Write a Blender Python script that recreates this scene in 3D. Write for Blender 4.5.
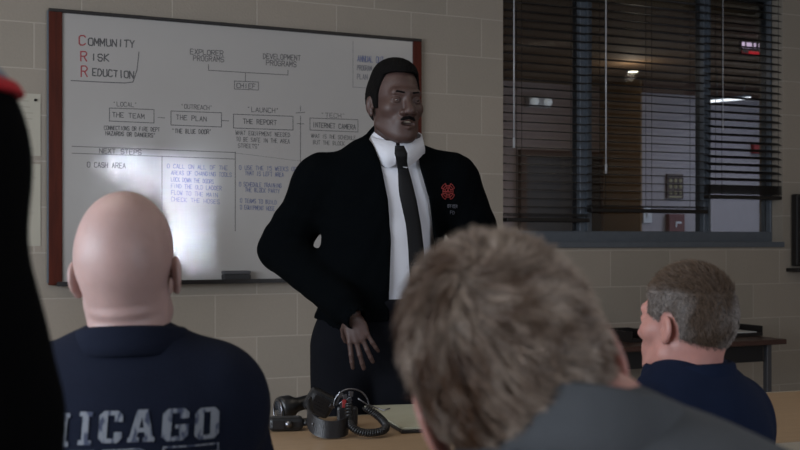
import bpy, math, random
import numpy as np
from mathutils import Vector, Matrix
from mathutils.bvhtree import BVHTree

random.seed(7); rng = np.random.default_rng(11)
for o in list(bpy.data.objects): bpy.data.objects.remove(o)
SC = bpy.context.scene
COL = SC.collection
PI = math.pi

# ------------------------------------------------------------------ camera, world, lights, exposure
F = 1075.0; CAMH = 1.25; HOR = 240.0
TH = math.radians(23.9)                       # the front wall runs away to the right
CS, SN = math.cos(TH), math.sin(TH)
WO = Vector((0, 5.46, 0)); U = Vector((CS, SN, 0)); V = Vector((-SN, CS, 0))
def RW(s, y, z=0.0): return WO + U*s + V*y + Vector((0, 0, z))      # room frame -> world

cd = bpy.data.cameras.new('camera'); cam = bpy.data.objects.new('camera', cd); COL.objects.link(cam)
cam.location = (0, 0, CAMH); cam.rotation_euler = (PI/2, 0, 0)
cd.sensor_width = 36; cd.lens = 36*F/800; cd.shift_y = 15/800.0
cd.dof.use_dof = True; cd.dof.focus_distance = 3.35; cd.dof.aperture_fstop = 6.3
cd.clip_start = 0.02
SC.camera = cam

SC.view_settings.view_transform = 'Standard'; SC.view_settings.look = 'None'
SC.view_settings.gamma = 1; SC.view_settings.use_curve_mapping = False
SC.view_settings.exposure = 0.84

w = bpy.data.worlds.new('world'); SC.world = w; w.use_nodes = True
bg = w.node_tree.nodes['Background']; bg.inputs[0].default_value = (0.55, 0.68, 0.9, 1); bg.inputs[1].default_value = 0.5

def area(name, s, y, z, sx, sz, direction, power, color, spread=180):
    ld = bpy.data.lights.new(name, 'AREA'); ld.shape = 'RECTANGLE'; ld.size = sx; ld.size_y = sz
    ld.energy = power; ld.color = color; ld.spread = math.radians(spread)
    o = bpy.data.objects.new(name, ld); COL.objects.link(o)
    o.location = RW(s, y, z)
    d = (U*direction[0] + V*direction[1] + Vector((0, 0, direction[2]))).normalized()
    o.rotation_euler = d.to_track_quat('-Z', 'Y').to_euler()
    return o
# daylight entering by the window strip of the left wall, by the window of the back wall
area('daylight_left_window', -4.62, -3.4, 1.60, 3.0, 1.2, (1, 0.15, -0.3), 84, (0.82, 0.90, 1.0))
area('daylight_back_window', 0.16, -6.86, 1.58, 0.86, 1.1, (0, 1, -0.12), 26, (0.80, 0.88, 1.0))
# unseen ceiling fill lights, added for a little ambient from above
area('ceiling_fill_light', -2.2, -2.6, 2.93, 1.1, 0.55, (0, 0, -1), 4, (1.0, 0.88, 0.74))
area('ceiling_fill_light', 1.0, -2.6, 2.93, 1.1, 0.55, (0, 0, -1), 4, (1.0, 0.88, 0.74))
# narrow unseen lamps, added to put the glare patch on the whiteboard
def glare_lamp(s0, y0, z0, s1, z1, sx, sz, power, spread):
    a = area('board_glare_lamp', s0, y0, z0, sx, sz, (s1-s0, -y0, z1-z0), power, (0.74, 0.84, 1.0), spread)
    return a
glare_lamp(-4.55, -2.70, 1.72, -1.12, 1.54, 0.15, 0.16, 0.20, 2.0)
glare_lamp(-4.55, -2.70, 1.42, -1.09, 1.27, 0.10, 0.28, 0.22, 2.0)
glare_lamp(-4.55, -2.75, 1.95, -1.36, 1.58, 0.08, 0.10, 0.09, 2.0)

# ------------------------------------------------------------------ materials
def lin(c):
    return tuple(((v/255.0)/12.92 if v/255.0 <= 0.04045 else ((v/255.0+0.055)/1.055)**2.4) for v in c)
def mat(name, col, rough=0.6, metal=0.0, var=0.0, vscale=8.0, bump=0.0, bscale=60.0, spec=0.5, coat=0.0, emit=None, es=0.0, sss=0.0, sheen=0.0, stretch=None):
    m = bpy.data.materials.new(name); m.use_nodes = True
    nt = m.node_tree; b = nt.nodes['Principled BSDF']
    b.inputs['Base Color'].default_value = (*col, 1); b.inputs['Roughness'].default_value = rough
    b.inputs['Metallic'].default_value = metal; b.inputs['Specular IOR Level'].default_value = spec
    b.inputs['Coat Weight'].default_value = coat
    if sheen: b.inputs['Sheen Weight'].default_value = sheen
    if sss:
        b.inputs['Subsurface Weight'].default_value = sss; b.inputs['Subsurface Radius'].default_value = (0.012, 0.005, 0.003)
        b.inputs['Subsurface Scale'].default_value = 0.6
    if emit:
        b.inputs['Emission Color'].default_value = (*emit, 1); b.inputs['Emission Strength'].default_value = es
    tc = nt.nodes.new('ShaderNodeTexCoord'); src = tc.outputs['Object']
    if stretch:
        mp = nt.nodes.new('ShaderNodeMapping'); mp.inputs['Scale'].default_value = stretch
        nt.links.new(src, mp.inputs[0]); src = mp.outputs[0]
    if var:
        n = nt.nodes.new('ShaderNodeTexNoise'); n.inputs['Scale'].default_value = vscale; n.inputs['Detail'].default_value = 5
        nt.links.new(src, n.inputs['Vector'])
        r = nt.nodes.new('ShaderNodeValToRGB'); r.color_ramp.elements[0].position = 0.3; r.color_ramp.elements[1].position = 0.7
        r.color_ramp.elements[0].color = (*[max(0, c*(1-var)) for c in col], 1)
        r.color_ramp.elements[1].color = (*[min(1, c*(1+var)) for c in col], 1)
        nt.links.new(n.outputs[0], r.inputs[0]); nt.links.new(r.outputs[0], b.inputs['Base Color'])
    if bump:
        n = nt.nodes.new('ShaderNodeTexNoise'); n.inputs['Scale'].default_value = bscale; n.inputs['Detail'].default_value = 4
        nt.links.new(src, n.inputs['Vector'])
        bp = nt.nodes.new('ShaderNodeBump'); bp.inputs['Strength'].default_value = bump; bp.inputs['Distance'].default_value = 0.004
        nt.links.new(n.outputs[0], bp.inputs['Height']); nt.links.new(bp.outputs[0], b.inputs['Normal'])
    return m

def block_mat(name, col, mortar, ox, oz, axes='XZ'):
    m = mat(name, col, rough=0.55, spec=0.3)
    nt = m.node_tree; b = nt.nodes['Principled BSDF']
    tc = nt.nodes.new('ShaderNodeTexCoord'); sp = nt.nodes.new('ShaderNodeSeparateXYZ'); cb = nt.nodes.new('ShaderNodeCombineXYZ')
    nt.links.new(tc.outputs['Object'], sp.inputs[0])
    def addc(sock, v):
        a = nt.nodes.new('ShaderNodeMath'); a.operation = 'ADD'; a.inputs[1].default_value = v
        nt.links.new(sock, a.inputs[0]); return a.outputs[0]
    nt.links.new(addc(sp.outputs[axes[0]], ox), cb.inputs[0]); nt.links.new(addc(sp.outputs[axes[1]], oz), cb.inputs[1])
    br = nt.nodes.new('ShaderNodeTexBrick'); br.offset = 0.5
    br.inputs['Scale'].default_value = 1; br.inputs['Brick Width'].default_value = 0.4064; br.inputs['Row Height'].default_value = 0.2032
    br.inputs['Mortar Size'].default_value = 0.0042; br.inputs['Mortar Smooth'].default_value = 0.6
    c = col
    br.inputs['Color1'].default_value = (c[0]*1.05, c[1]*1.04, c[2]*1.04, 1); br.inputs['Color2'].default_value = (c[0]*0.93, c[1]*0.94, c[2]*0.94, 1)
    br.inputs['Mortar'].default_value = (*mortar, 1)
    nt.links.new(cb.outputs[0], br.inputs['Vector'])
    n = nt.nodes.new('ShaderNodeTexNoise'); n.inputs['Scale'].default_value = 90; n.inputs['Detail'].default_value = 6
    n2 = nt.nodes.new('ShaderNodeTexNoise'); n2.inputs['Scale'].default_value = 3
    nt.links.new(tc.outputs['Object'], n.inputs['Vector']); nt.links.new(tc.outputs['Object'], n2.inputs['Vector'])
    mx = nt.nodes.new('ShaderNodeMixRGB'); mx.blend_type = 'MULTIPLY'; mx.inputs[0].default_value = 1
    rp = nt.nodes.new('ShaderNodeValToRGB'); rp.color_ramp.elements[0].color = (0.86, 0.86, 0.86, 1); rp.color_ramp.elements[1].color = (1.08, 1.08, 1.08, 1)
    mx2 = nt.nodes.new('ShaderNodeMath'); mx2.operation = 'MULTIPLY_ADD'; mx2.inputs[1].default_value = 0.5
    nt.links.new(n.outputs[0], mx2.inputs[0])
    hf = nt.nodes.new('ShaderNodeMath'); hf.operation = 'MULTIPLY'; hf.inputs[1].default_value = 0.5
    nt.links.new(n2.outputs[0], hf.inputs[0]); nt.links.new(hf.outputs[0], mx2.inputs[2])
    nt.links.new(mx2.outputs[0], rp.inputs[0])
    nt.links.new(br.outputs['Color'], mx.inputs[1]); nt.links.new(rp.outputs[0], mx.inputs[2]); nt.links.new(mx.outputs[0], b.inputs['Base Color'])
    hs = nt.nodes.new('ShaderNodeMath'); hs.operation = 'MULTIPLY_ADD'; hs.inputs[1].default_value = -0.8
    nt.links.new(br.outputs['Fac'], hs.inputs[0]); nt.links.new(n.outputs[0], hs.inputs[2])
    bp = nt.nodes.new('ShaderNodeBump'); bp.inputs['Strength'].default_value = 0.35; bp.inputs['Distance'].default_value = 0.004
    nt.links.new(hs.outputs[0], bp.inputs['Height']); nt.links.new(bp.outputs[0], b.inputs['Normal'])
    return m

# ------------------------------------------------------------------ mesh builder for hard things
class MB:
    def __init__(s): s.v = []; s.f = []; s.sm = []
    def add(s, vs, fs, smooth=False):
        k = len(s.v); s.v += [tuple(v) for v in vs]; s.f += [tuple(i+k for i in f) for f in fs]; s.sm += [smooth]*len(fs); return s
    def box(s, lo, hi, bev=0.0, M=None):
        x0, y0, z0 = lo; x1, y1, z1 = hi
        if bev <= 0:
            vs = [Vector(p) for p in ((x0,y0,z0),(x1,y0,z0),(x1,y1,z0),(x0,y1,z0),(x0,y0,z1),(x1,y0,z1),(x1,y1,z1),(x0,y1,z1))]
            fs = [(0,3,2,1),(4,5,6,7),(0,1,5,4),(1,2,6,5),(2,3,7,6),(3,0,4,7)]
        else:
            import bmesh
            bm = bmesh.new(); bmesh.ops.create_cube(bm, size=1)
            for v in bm.verts:
                v.co = Vector(((x0+x1)/2+v.co.x*(x1-x0), (y0+y1)/2+v.co.y*(y1-y0), (z0+z1)/2+v.co.z*(z1-z0)))
            b = min(bev, 0.49*min(x1-x0, y1-y0, z1-z0))
            bmesh.ops.bevel(bm, geom=bm.edges[:], offset=b, segments=2, affect='EDGES', profile=0.5)
            bm.verts.index_update(); vs = [v.co.copy() for v in bm.verts]; fs = [tuple(v.index for v in f.verts) for f in bm.faces]; bm.free()
        if M is not None: vs = [M @ v for v in vs]
        return s.add(vs, fs)
    def prism(s, pts, z0, z1, M=None):        # pts in xy, counter-clockwise
        n = len(pts); vs = [Vector((x, y, z0)) for x, y in pts] + [Vector((x, y, z1)) for x, y in pts]
        fs = [tuple(range(n-1, -1, -1)), tuple(range(n, 2*n))] + [(i, (i+1) % n, n+(i+1) % n, n+i) for i in range(n)]
        if M is not None: vs = [M @ v for v in vs]
        return s.add(vs, fs)
    def tube(s, pts, r, n=10, closed=False, cap=True, sq=1.0):
        pts = [Vector(p) for p in pts]; m = len(pts)
        rs = r if isinstance(r, (list, tuple)) else [r]*m
        vs = []; up = None
        for i, p in enumerate(pts):
            if closed: t = (pts[(i+1) % m]-pts[i-1]).normalized()
            else: t = (pts[min(i+1, m-1)]-pts[max(i-1, 0)]).normalized()
            if up is None:
                up = t.orthogonal().normalized()
            else:
                up = (up - t*up.dot(t))
                up = up.normalized() if up.length > 1e-6 else t.orthogonal().normalized()
            b = t.cross(up)
            for k in range(n):
                a = 2*PI*k/n; vs.append(p + (up*math.cos(a) + b*math.sin(a)*sq)*rs[i])
        fs = []
        for i in range(m if closed else m-1):
            j = (i+1) % m
            for k in range(n): fs.append((i*n+k, i*n+(k+1) % n, j*n+(k+1) % n, j*n+k))
        if cap and not closed: fs += [tuple(range(n-1, -1, -1)), tuple(range((m-1)*n, m*n))]
        return s.add(vs, fs, True)
    def build(s, name, material, parent=None):
        me = bpy.data.meshes.new(name); me.from_pydata(s.v, [], s.f); me.update()
        me.polygons.foreach_set('use_smooth', s.sm)
        me.materials.append(material)
        o = bpy.data.objects.new(name, me); COL.objects.link(o)
        if parent: o.parent = parent
        return o

def empty(name, loc, rz=0.0):
    o = bpy.data.objects.new(name, None); COL.objects.link(o); o.location = loc; o.rotation_euler = (0, 0, rz); o.empty_display_size = 0.1
    return o
def tag(o, label, cat, group=None, kind=None):
    o['label'] = label; o['category'] = cat
    if group: o['group'] = group
    if kind: o['kind'] = kind
    return o
def struct(o, loc=None, rz=None):
    o['kind'] = 'structure'
    if loc is not None: o.location = loc
    if rz is not None: o.rotation_euler = (0, 0, rz)
    return o
def room(o, s=0, y=0, z=0):
    o.location = RW(s, y, z); o.rotation_euler = (0, 0, TH); return o

# pixel measurements taken from the photograph -> places on the front wall (s along, z up)
def wall_px(x, y, yy=0.0):
    k = (x-400)/F; t = (5.46*CS+yy)/(CS-k*SN)
    s = -5.46*SN + t*(k*CS+SN)
    return s, CAMH + (HOR-y)*t/F
def PX(x, y, Y): return Vector(((x-400)/F*Y, Y, CAMH-(y-HOR)/F*Y))

# ------------------------------------------------------------------ the setting
s_a, z_a = wall_px(496, 58.7); s_b, _ = wall_px(446.7, 75)
paint = lin((153, 143, 131)); mort = lin((171, 161, 149))
BW = 0.4064; RH = 0.2032
off_z = -z_a + RH*20; off_x = -s_b + BW*20
# rows alternate their joints: choose the phase so that s_b is a joint of the row just below z_a
row = math.floor((z_a-0.05+off_z)/RH)
if row % 2 == 0: off_x += BW/2
blocks = block_mat('painted_block', paint, mort, off_x, off_z)
blocks_side = block_mat('painted_block_side', paint, mort, 0.1, off_z, 'YZ')
SL, SR, YB, CE = -4.5, 3.5, -6.8, 3.0
w0, _ = wall_px(503, 100); w1, _ = wall_px(783, 100); WZ0, WZ1 = 1.235, 2.76
mb = MB()
T = 0.2
mb.box((SL, 0, 0), (w0, T, CE)); mb.box((w1, 0, 0), (SR, T, CE)); mb.box((w0, 0, 0), (w1, T, WZ0)); mb.box((w0, 0, WZ1), (w1, T, CE))
struct(room(mb.build('wall_front', blocks)))
mb = MB()   # left wall with its window strip
mb.box((SL-T, -4.9, 0), (SL, -1.9, 1.1)); mb.box((SL-T, -4.9, 2.4), (SL, -1.9, CE)); mb.box((SL-T, YB, 0), (SL, -4.9, CE)); mb.box((SL-T, -1.9, 0), (SL, T, CE))
struct(room(mb.build('wall_left', blocks_side)))
struct(room(MB().box((SR, YB, 0), (SR+T, T, CE)).build('wall_right', blocks_side)))
mb = MB()
bx0, bx1, bz0, bz1 = -0.27, 0.59, 1.03, 2.13
mb.box((SL-T, YB-T, 0), (bx0, YB, CE)); mb.box((bx1, YB-T, 0), (SR+T, YB, CE)); mb.box((bx0, YB-T, 0), (bx1, YB, bz0)); mb.box((bx0, YB-T, bz1), (bx1, YB, CE))
struct(room(mb.build('wall_back', blocks)))
floor_m = mat('floor_tile', lin((168, 160, 150)), rough=0.45, var=0.12, vscale=14)
struct(room(MB().box((SL, YB, -0.1), (SR, 0.0, 0)).build('floor', floor_m)))
struct(room(MB().box((SL-T, YB-T, CE), (SR+T, T, CE+0.1)).build('ceiling', mat('ceiling_tile', lin((190, 184, 174)), rough=0.9, var=0.05, vscale=60, bump=0.2))))
alu = mat('window_metal', lin((98, 104, 112)), rough=0.42, metal=0.35, var=0.06, vscale=20)
mb = MB()
for a, b in ((-4.9, -3.95), (-3.95, -2.95), (-2.95, -1.9)):
    for q in (a, b-0.05): mb.box((SL-0.12, q, 1.1), (SL-0.05, q+0.05, 2.4))
for z in (1.1, 2.35): mb.box((SL-0.12, -4.9, z), (SL-0.05, -1.9, z+0.05))
struct(room(mb.build('window_2', alu)))
mb = MB()
for q in (bx0, bx1-0.04): mb.box((q, YB-0.05, bz0), (q+0.04, YB-0.02, bz1))
mb.box((bx0, YB-0.05, bz0), (bx1, YB-0.02, bz0+0.04)); mb.box((bx0, YB-0.05, bz1-0.04), (bx1, YB-0.02, bz1))
struct(room(mb.build('window_3', alu)))

# interior window onto the hallway
FY0, FY1 = 0.09, 0.17
mb = MB()
m1a, m1b = wall_px(572, 100, .17)[0], wall_px(592, 100, .09)[0]
m2a, m2b = wall_px(695, 100, .17)[0], wall_px(711, 100, .09)[0]
m3a = wall_px(761, 100, .17)[0]
zs = 1.245; zt = zs + 0.055
for a, b in ((w0, w0+0.035), (m1a, m1b), (m2a, m2b), (m3a, w1)): mb.box((a, FY0, WZ0), (b, FY1, WZ1), 0.004)
mb.box((w0, FY0-0.001, WZ0), (w1, FY1+.001, zt), 0.004); mb.box((w0, FY0-.001, WZ1-0.05), (w1, FY1+.001, WZ1), 0.004)
win = struct(room(mb.build('window_1', alu)))
sill = MB().box((w0-0.0, -0.015, WZ0-0.028), (w1, 0.1, WZ0+.004), 0.004)
for a in ((m1a+m1b)/2, (m2a+m2b)/2): sill.box((a-.006, .07, zt), (a+.006, .09, WZ1-.05))
so = sill.build('window_sill', alu, win)
# thin glass: clear with a mirror-like share
gm = bpy.data.materials.new('window_glass'); gm.use_nodes = True; nt = gm.node_tree; nt.nodes.clear()
out = nt.nodes.new('ShaderNodeOutputMaterial'); mix = nt.nodes.new('ShaderNodeMixShader'); tr = nt.nodes.new('ShaderNodeBsdfTransparent'); gl = nt.nodes.new('ShaderNodeBsdfGlossy'); fr = nt.nodes.new('ShaderNodeFresnel')
tr.inputs[0].default_value = (0.86, 0.88, 0.88, 1); gl.inputs['Roughness'].default_value = 0.02; fr.inputs[0].default_value = 1.45
nt.links.new(fr.outputs[0], mix.inputs[0]); nt.links.new(tr.outputs[0], mix.inputs[1]); nt.links.new(gl.outputs[0], mix.inputs[2]); nt.links.new(mix.outputs[0], out.inputs[0])
for a, b in ((w0+.035, m1a), (m1b, m2a), (m2b, m3a)):
    MB().box((a, 0.126, zt), (b, 0.132, WZ1-.05)).build('pane', gm, win)

# hallway beyond the window
HC = 2.62; D1 = 2.5; D2 = 3.1
sc = wall_px(641, 200, D1)[0]
hall_pale = mat('hall_pale_paint', lin((160, 152, 158)), rough=0.7, var=0.03)
hall_pink = mat('hall_rose_paint', lin((160, 142, 138)), rough=0.7, var=0.04)
hall_tan = mat('hall_tan_paint', lin((140, 112, 78)), rough=0.6, var=0.06)
hall_ceil = mat('hall_ceiling', lin((118, 94, 70)), rough=0.8, var=0.06)
hall_dark = mat('hall_header', lin((84, 56, 40)), rough=0.7)
struct(room(MB().box((-2.0, T, HC), (9, D2+.2, HC+.2)).build('ceiling_hallway', hall_ceil)))
struct(room(MB().box((-2.0, T, -.1), (9, D2+.2, 0)).build('floor_hallway', floor_m)))
struct(room(MB().box((-2.0, D2, 0), (sc+.1, D2+.15, HC)).build('wall_hallway_far', hall_pink)))
struct(room(MB().box((-2.2, T, 0), (-2.0, D2+.15, HC)).build('wall_hallway_left', hall_pink)))
struct(room(MB().box((9, T, 0), (9.2, D2+.15, HC)).build('wall_hallway_right', hall_pale)))
struct(room(MB().box((sc+.012, D1, 0), (9, D1+.6, 2.50)).build('wall_hallway_near', hall_pale)))
struct(room(MB().box((sc, D1+.003, 0), (sc+.0118, D2, HC)).build('trim_1', hall_tan)))
struct(room(MB().box((sc+.0118, D1-.02, 2.50), (9, D1+.6, HC)).build('trim_2', hall_dark)))
# dark door in the far hallway wall
da, dz = wall_px(520, 152, D2); db = wall_px(602, 152, D2)[0]
dm = MB().box((da+.04, D2-.035, 0.005), (db-.04, D2-.003, dz-.04), .004)
dr = struct(room(dm.build('door_1', mat('dark_door', lin((58, 42, 30)), rough=0.45, var=.3, vscale=2.5, stretch=(6, 1, .5)))))
dmf = MB().box((da-.02, D2-.05, 0), (da+.04, D2-.001, dz+.02)).box((db-.04, D2-.05, 0), (db+.02, D2-.001, dz+.02)).box((da+.04, D2-.05, dz-.04), (db-.04, D2-.001, dz+.02))
dmf.build('door_frame', hall_dark, dr)
MB().tube([(db-.1, D2-.07, 1.0), (db-.2, D2-.07, 1.0)], .01).tube([(db-.1, D2-.03, 1.0), (db-.1, D2-.07, 1.0)], .01).build('door_handle', alu, dr)

# ------------------------------------------------------------------ SDF modelling kit for the people
def arr(c): return np.array(c, dtype=np.float32)
def ell(P, c, r, M=None):
    q = P-arr(c)
    if M is not None: q = q @ np.array(M, dtype=np.float32)      # columns of M = local axes in world
    r = arr(r); k0 = np.linalg.norm(q/r, axis=-1); k1 = np.linalg.norm(q/(r*r), axis=-1)+1e-9
    return k0*(k0-1)/k1
def cap(P, a, b, ra, rb=None):
    rb = ra if rb is None else rb
    a = arr(a); b = arr(b); ab = b-a; t = np.clip(((P-a) @ ab)/max(float(ab @ ab), 1e-9), 0, 1)
    return np.linalg.norm(P-(a+t[..., None]*ab), axis=-1)-(ra+(rb-ra)*t)
def smin(a, b, k):
    h = np.clip(0.5+0.5*(b-a)/k, 0, 1); return b*(1-h)+a*h-k*h*(1-h)
def smax(a, b, k): return -smin(-a, -b, k)
def U_(ds, k):
    d = ds[0]
    for e in ds[1:]: d = smin(d, e, k)
    return d
def plane(P, p0, n):
    n = arr(n); n = n/np.linalg.norm(n); return (P-arr(p0)) @ n     # negative behind the plane

def surface(fn, lo, hi, res):
    lo = arr(lo); hi = arr(hi); n = np.ceil((hi-lo)/res).astype(int)+1
    xs = [lo[i]+res*np.arange(n[i], dtype=np.float32) for i in range(3)]
    D = np.empty(tuple(n), dtype=np.float32)
    for i in range(0, n[0], 24):
        G = np.stack(np.meshgrid(xs[0][i:i+24], xs[1], xs[2], indexing='ij'), -1)
        D[i:i+24] = fn(G)
    ins = D < 0
    c = np.zeros((n[0]-1, n[1]-1, n[2]-1), dtype=np.int8)
    for a in (0, 1):
        for b in (0, 1):
            for d in (0, 1): c += ins[a:n[0]-1+a, b:n[1]-1+b, d:n[2]-1+d]
    act = (c > 0) & (c < 8); idx = -np.ones(act.shape, dtype=np.int64)
    cells = np.argwhere(act); idx[act] = np.arange(len(cells))
    S = np.zeros((len(cells), 3)); W = np.zeros(len(cells))
    I, J, K = cells.T
    cor = [(a, b, d) for a in (0, 1) for b in (0, 1) for d in (0, 1)]
    for p in cor:
        for ax in range(3):
            if p[ax]: continue
            q = list(p); q[ax] = 1
            d0 = D[I+p[0], J+p[1], K+p[2]]; d1 = D[I+q[0], J+q[1], K+q[2]]
            m = (d0 < 0) != (d1 < 0)
            t = np.where(m, d0/np.where(m, d0-d1, 1), 0)
            pt = np.stack([np.full(len(t), float(p[k])) for k in range(3)], 1); pt[:, ax] += t
            S[m] += pt[m]; W[m] += 1
    vs = lo+(cells+S/W[:, None])*res
    faces = []
    for ax in range(3):
        o1, o2 = [(1, 2), (2, 0), (0, 1)][ax]
        sl0 = [slice(None)]*3; sl1 = [slice(None)]*3; sl0[ax] = slice(0, -1); sl1[ax] = slice(1, None)
        a = ins[tuple(sl0)]; b = ins[tuple(sl1)]
        e = np.argwhere(a != b)
        e = e[(e[:, o1] > 0) & (e[:, o2] > 0) & (e[:, o1] < n[o1]-1) & (e[:, o2] < n[o2]-1)]
        if not len(e): continue
        flip = ~a[tuple(e.T)]
        def cell(d1, d2):
            g = e.copy(); g[:, o1] -= d1; g[:, o2] -= d2; return idx[tuple(g.T)]
        q = np.stack([cell(1, 1), cell(0, 1), cell(0, 0), cell(1, 0)], 1)
        q[flip] = q[flip][:, ::-1]
        faces.append(q)
    return vs, np.concatenate(faces)

def link_mesh(name, vs, fs, material, parent=None, colors=None, smooth=True):
    me = bpy.data.meshes.new(name)
    base = np.array(parent.location) if parent else np.zeros(3)
    me.from_pydata((np.asarray(vs)-base).tolist(), [], np.asarray(fs).tolist() if not isinstance(fs, list) else fs); me.update()
    me.polygons.foreach_set('use_smooth', [smooth]*len(me.polygons))
    if colors is not None:
        ca = me.color_attributes.new('strand', 'FLOAT_COLOR', 'POINT'); ca.data.foreach_set('color', np.asarray(colors, dtype=np.float32).ravel())
    me.materials.append(material)
    o = bpy.data.objects.new(name, me); COL.objects.link(o)
    if parent: o.parent = parent
    return o
def join(parts):
    V_ = []; F_ = []; k = 0
    for v, f in parts:
        V_.append(np.asarray(v)); F_ += (np.asarray(f)+k).tolist(); k += len(v)
    return np.concatenate(V_), F_

def unit(v): v = np.array(v, dtype=float); return v/np.linalg.norm(v)
class Head:
    # local frame: face looks along -y, up +z, origin between the ears
    def __init__(s, org, face, up, sc=1.0, neck=None, neck_r=0.06, **kw):
        f = unit(face); u = unit(up); u = unit(u-f*np.dot(u, f)); y = -f; x = np.cross(y, u)
        s.R = np.stack([x, y, u], 1); s.o = np.array(org, dtype=float); s.sc = sc
        s.neck = s.tol(np.array(neck, dtype=float)[None])[0] if neck is not None else np.array((0, .03, -.17))
        s.nr = neck_r; s.k = kw
    def tol(s, W): return ((W-s.o) @ s.R)/s.sc
    def tow(s, L): return (np.asarray(L)*s.sc) @ s.R.T+s.o
    def skull(s, P):
        k = s.k; w = k.get('wide', 1.0); jw = k.get('jaw', 1.0)
        d = ell(P, (0, .014, .038), (.0745*w, .096, .092))
        d = smin(d, ell(P, (0, .045, .012), (.062*w, .056, .066)), .03)
        d = smin(d, ell(P, (0, -.030, -.030), (.056*jw, .064, .078)), .03)
        d = smin(d, ell(P, (0, -.050, -.078), (.036*jw, .038, .034)), .03)
        return d
    def sdf(s, P):
        k = s.k; Q = P.copy(); Q[..., 0] = np.abs(Q[..., 0])
        d = s.skull(P)
        d = smin(d, cap(Q, (.0, -.084, .034), (.036, -.075, .034), .011), .018)      # brow
        d = smin(d, ell(Q, (.044, -.053, -.012), (.020, .026, .019)), .025)            # cheekbone
        d = smin(d, cap(Q, (.052*k.get('jaw', 1), -.012, -.060), (.018, -.070, -.090), .017), .025)   # jaw line
        d = smin(d, ell(P, (0, -.084, -.094), (.018, .014, .014)), .018)              # chin
        d = smax(d, -ell(Q, (.033, -.103, .013), (.020, .020, .012)), .012)            # sockets
        d = smin(d, ell(Q, (.032, -.0745, .012), (.0160, .0145, .0125)), .003)         # lids
        d = smax(d, -cap(Q, (.022, -.0925, .0105), (.042, -.087, .0112), .0042), .0015)  # lid opening
        nw = k.get('nose', 1.0)
        d = smin(d, cap(P, (0, -.086, .022), (0, -.107, -.016), .0070, .0105*nw), .010)
        d = smin(d, ell(P, (0, -.112, -.022), (.0115*nw, .011, .010)), .006)
        d = smin(d, ell(Q, (.0125*nw, -.098, -.025), (.0090*nw, .012, .0085)), .005)
        d = smax(d, -ell(Q, (.0065, -.107, -.0335), (.0042, .006, .004)), .003)
        d = smin(d, ell(P, (0, -.080, -.052), (.032, .020, .024)), .016)              # muzzle
        mo = k.get('mouth', 0.0)
        d = smin(d, cap(Q, (0, -.1005, -.0470+mo*.3), (.022, -.090, -.052), .0052, .003), .004)
        d = smin(d, cap(Q, (0, -.0990, -.0590-mo), (.020, -.088, -.056-mo*.4), .0064, .003), .005)
        d = smax(d, -ell(P, (0, -.100, -.0535-mo*.45), (.022, .016, .0016+mo*.62)), .002)
        # ears
        E = Q-arr((.0745*k.get('wide', 1), .006, -.004))
        a = .38; ex = E[..., 0]*math.cos(a)-E[..., 1]*math.sin(a); ey = E[..., 0]*math.sin(a)+E[..., 1]*math.cos(a)
        E2 = np.stack([ex, ey, E[..., 2]], -1); lo = k.get('ear', 1.0)
        e = ell(E2, (.003, .012, .002), (.0070, .018*lo, .031*lo))
        e = smax(e, -ell(E2, (.015, .008, .004), (.008, .011*lo, .020*lo)), .004)
        e = smin(e, ell(E2, (.003, -.002, -.004), (.006, .006, .007)), .004)
        e = smin(e, ell(E2, (.004, .004, -.026*lo), (.0055, .009, .009)), .005)
        d = smin(d, e, .006)
        # neck
        n0 = (0, .020, -.045); d = smin(d, cap(P, n0, s.neck, s.nr*.98, s.nr*1.04), .025)
        d = smin(d, cap(Q, (.045, .020, -.045), s.neck*np.array((0, 1, 1))+np.array((.02, -.01, 0)), .016, .02), .02) if k.get('cords', True) else d
        if k.get('rolls'):
            d = d + .0022*np.sin((P[..., 2]+.25*P[..., 1])*190)*np.clip((P[..., 1]-.03)/.03, 0, 1)*np.clip((-P[..., 2]-.045)/.02, 0, 1)*np.clip((.115+P[..., 2])/.02, 0, 1)
        return d
    def mesh(s, res=.0026):
        nk = s.neck
        lo = np.minimum((-.105, -.13, -.13), nk-.09); hi = np.maximum((.105, .13, .14), nk+.09)
        v, f = surface(s.sdf, lo, hi, res); return s.tow(v), f
    def eyes(s, parent, iris=(.03, .015, .008)):
        wm = mat('eye_white', lin((120, 108, 100)), rough=.6, spec=.2); im = mat('iris', iris, rough=.15)
        for sx in (-1, 1):
            v, f = surface(lambda P: ell(P, (sx*.032, -.0735, .012), (.0125, .0125, .0125)), (sx*.032-.015, -.09, -.004), (sx*.032+.015, -.058, .028), .0015)
            e = link_mesh('eye', s.tow(v), f, wm, parent)
            gx = s.k.get('gaze', 0.0)
            v, f = surface(lambda P: np.maximum(ell(P, (sx*.032, -.0735, .012), (.0128, .0128, .0128)), ell(P, (sx*.032+gx, -.086, .011), (.0056, .009, .0056))), (sx*.032-.015, -.095, -.004), (sx*.032+.015, -.058, .028), .001)
            o = link_mesh('iris', s.tow(v), f, im, e)
            o.data.transform(Matrix.Identity(4)); o.location = -Vector(e.location)
            o.location = (0, 0, 0)
            # iris vertices are relative to the world origin of its parent chain
            o.data.transform(Matrix.Translation(-Vector(parent.location)))

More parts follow.
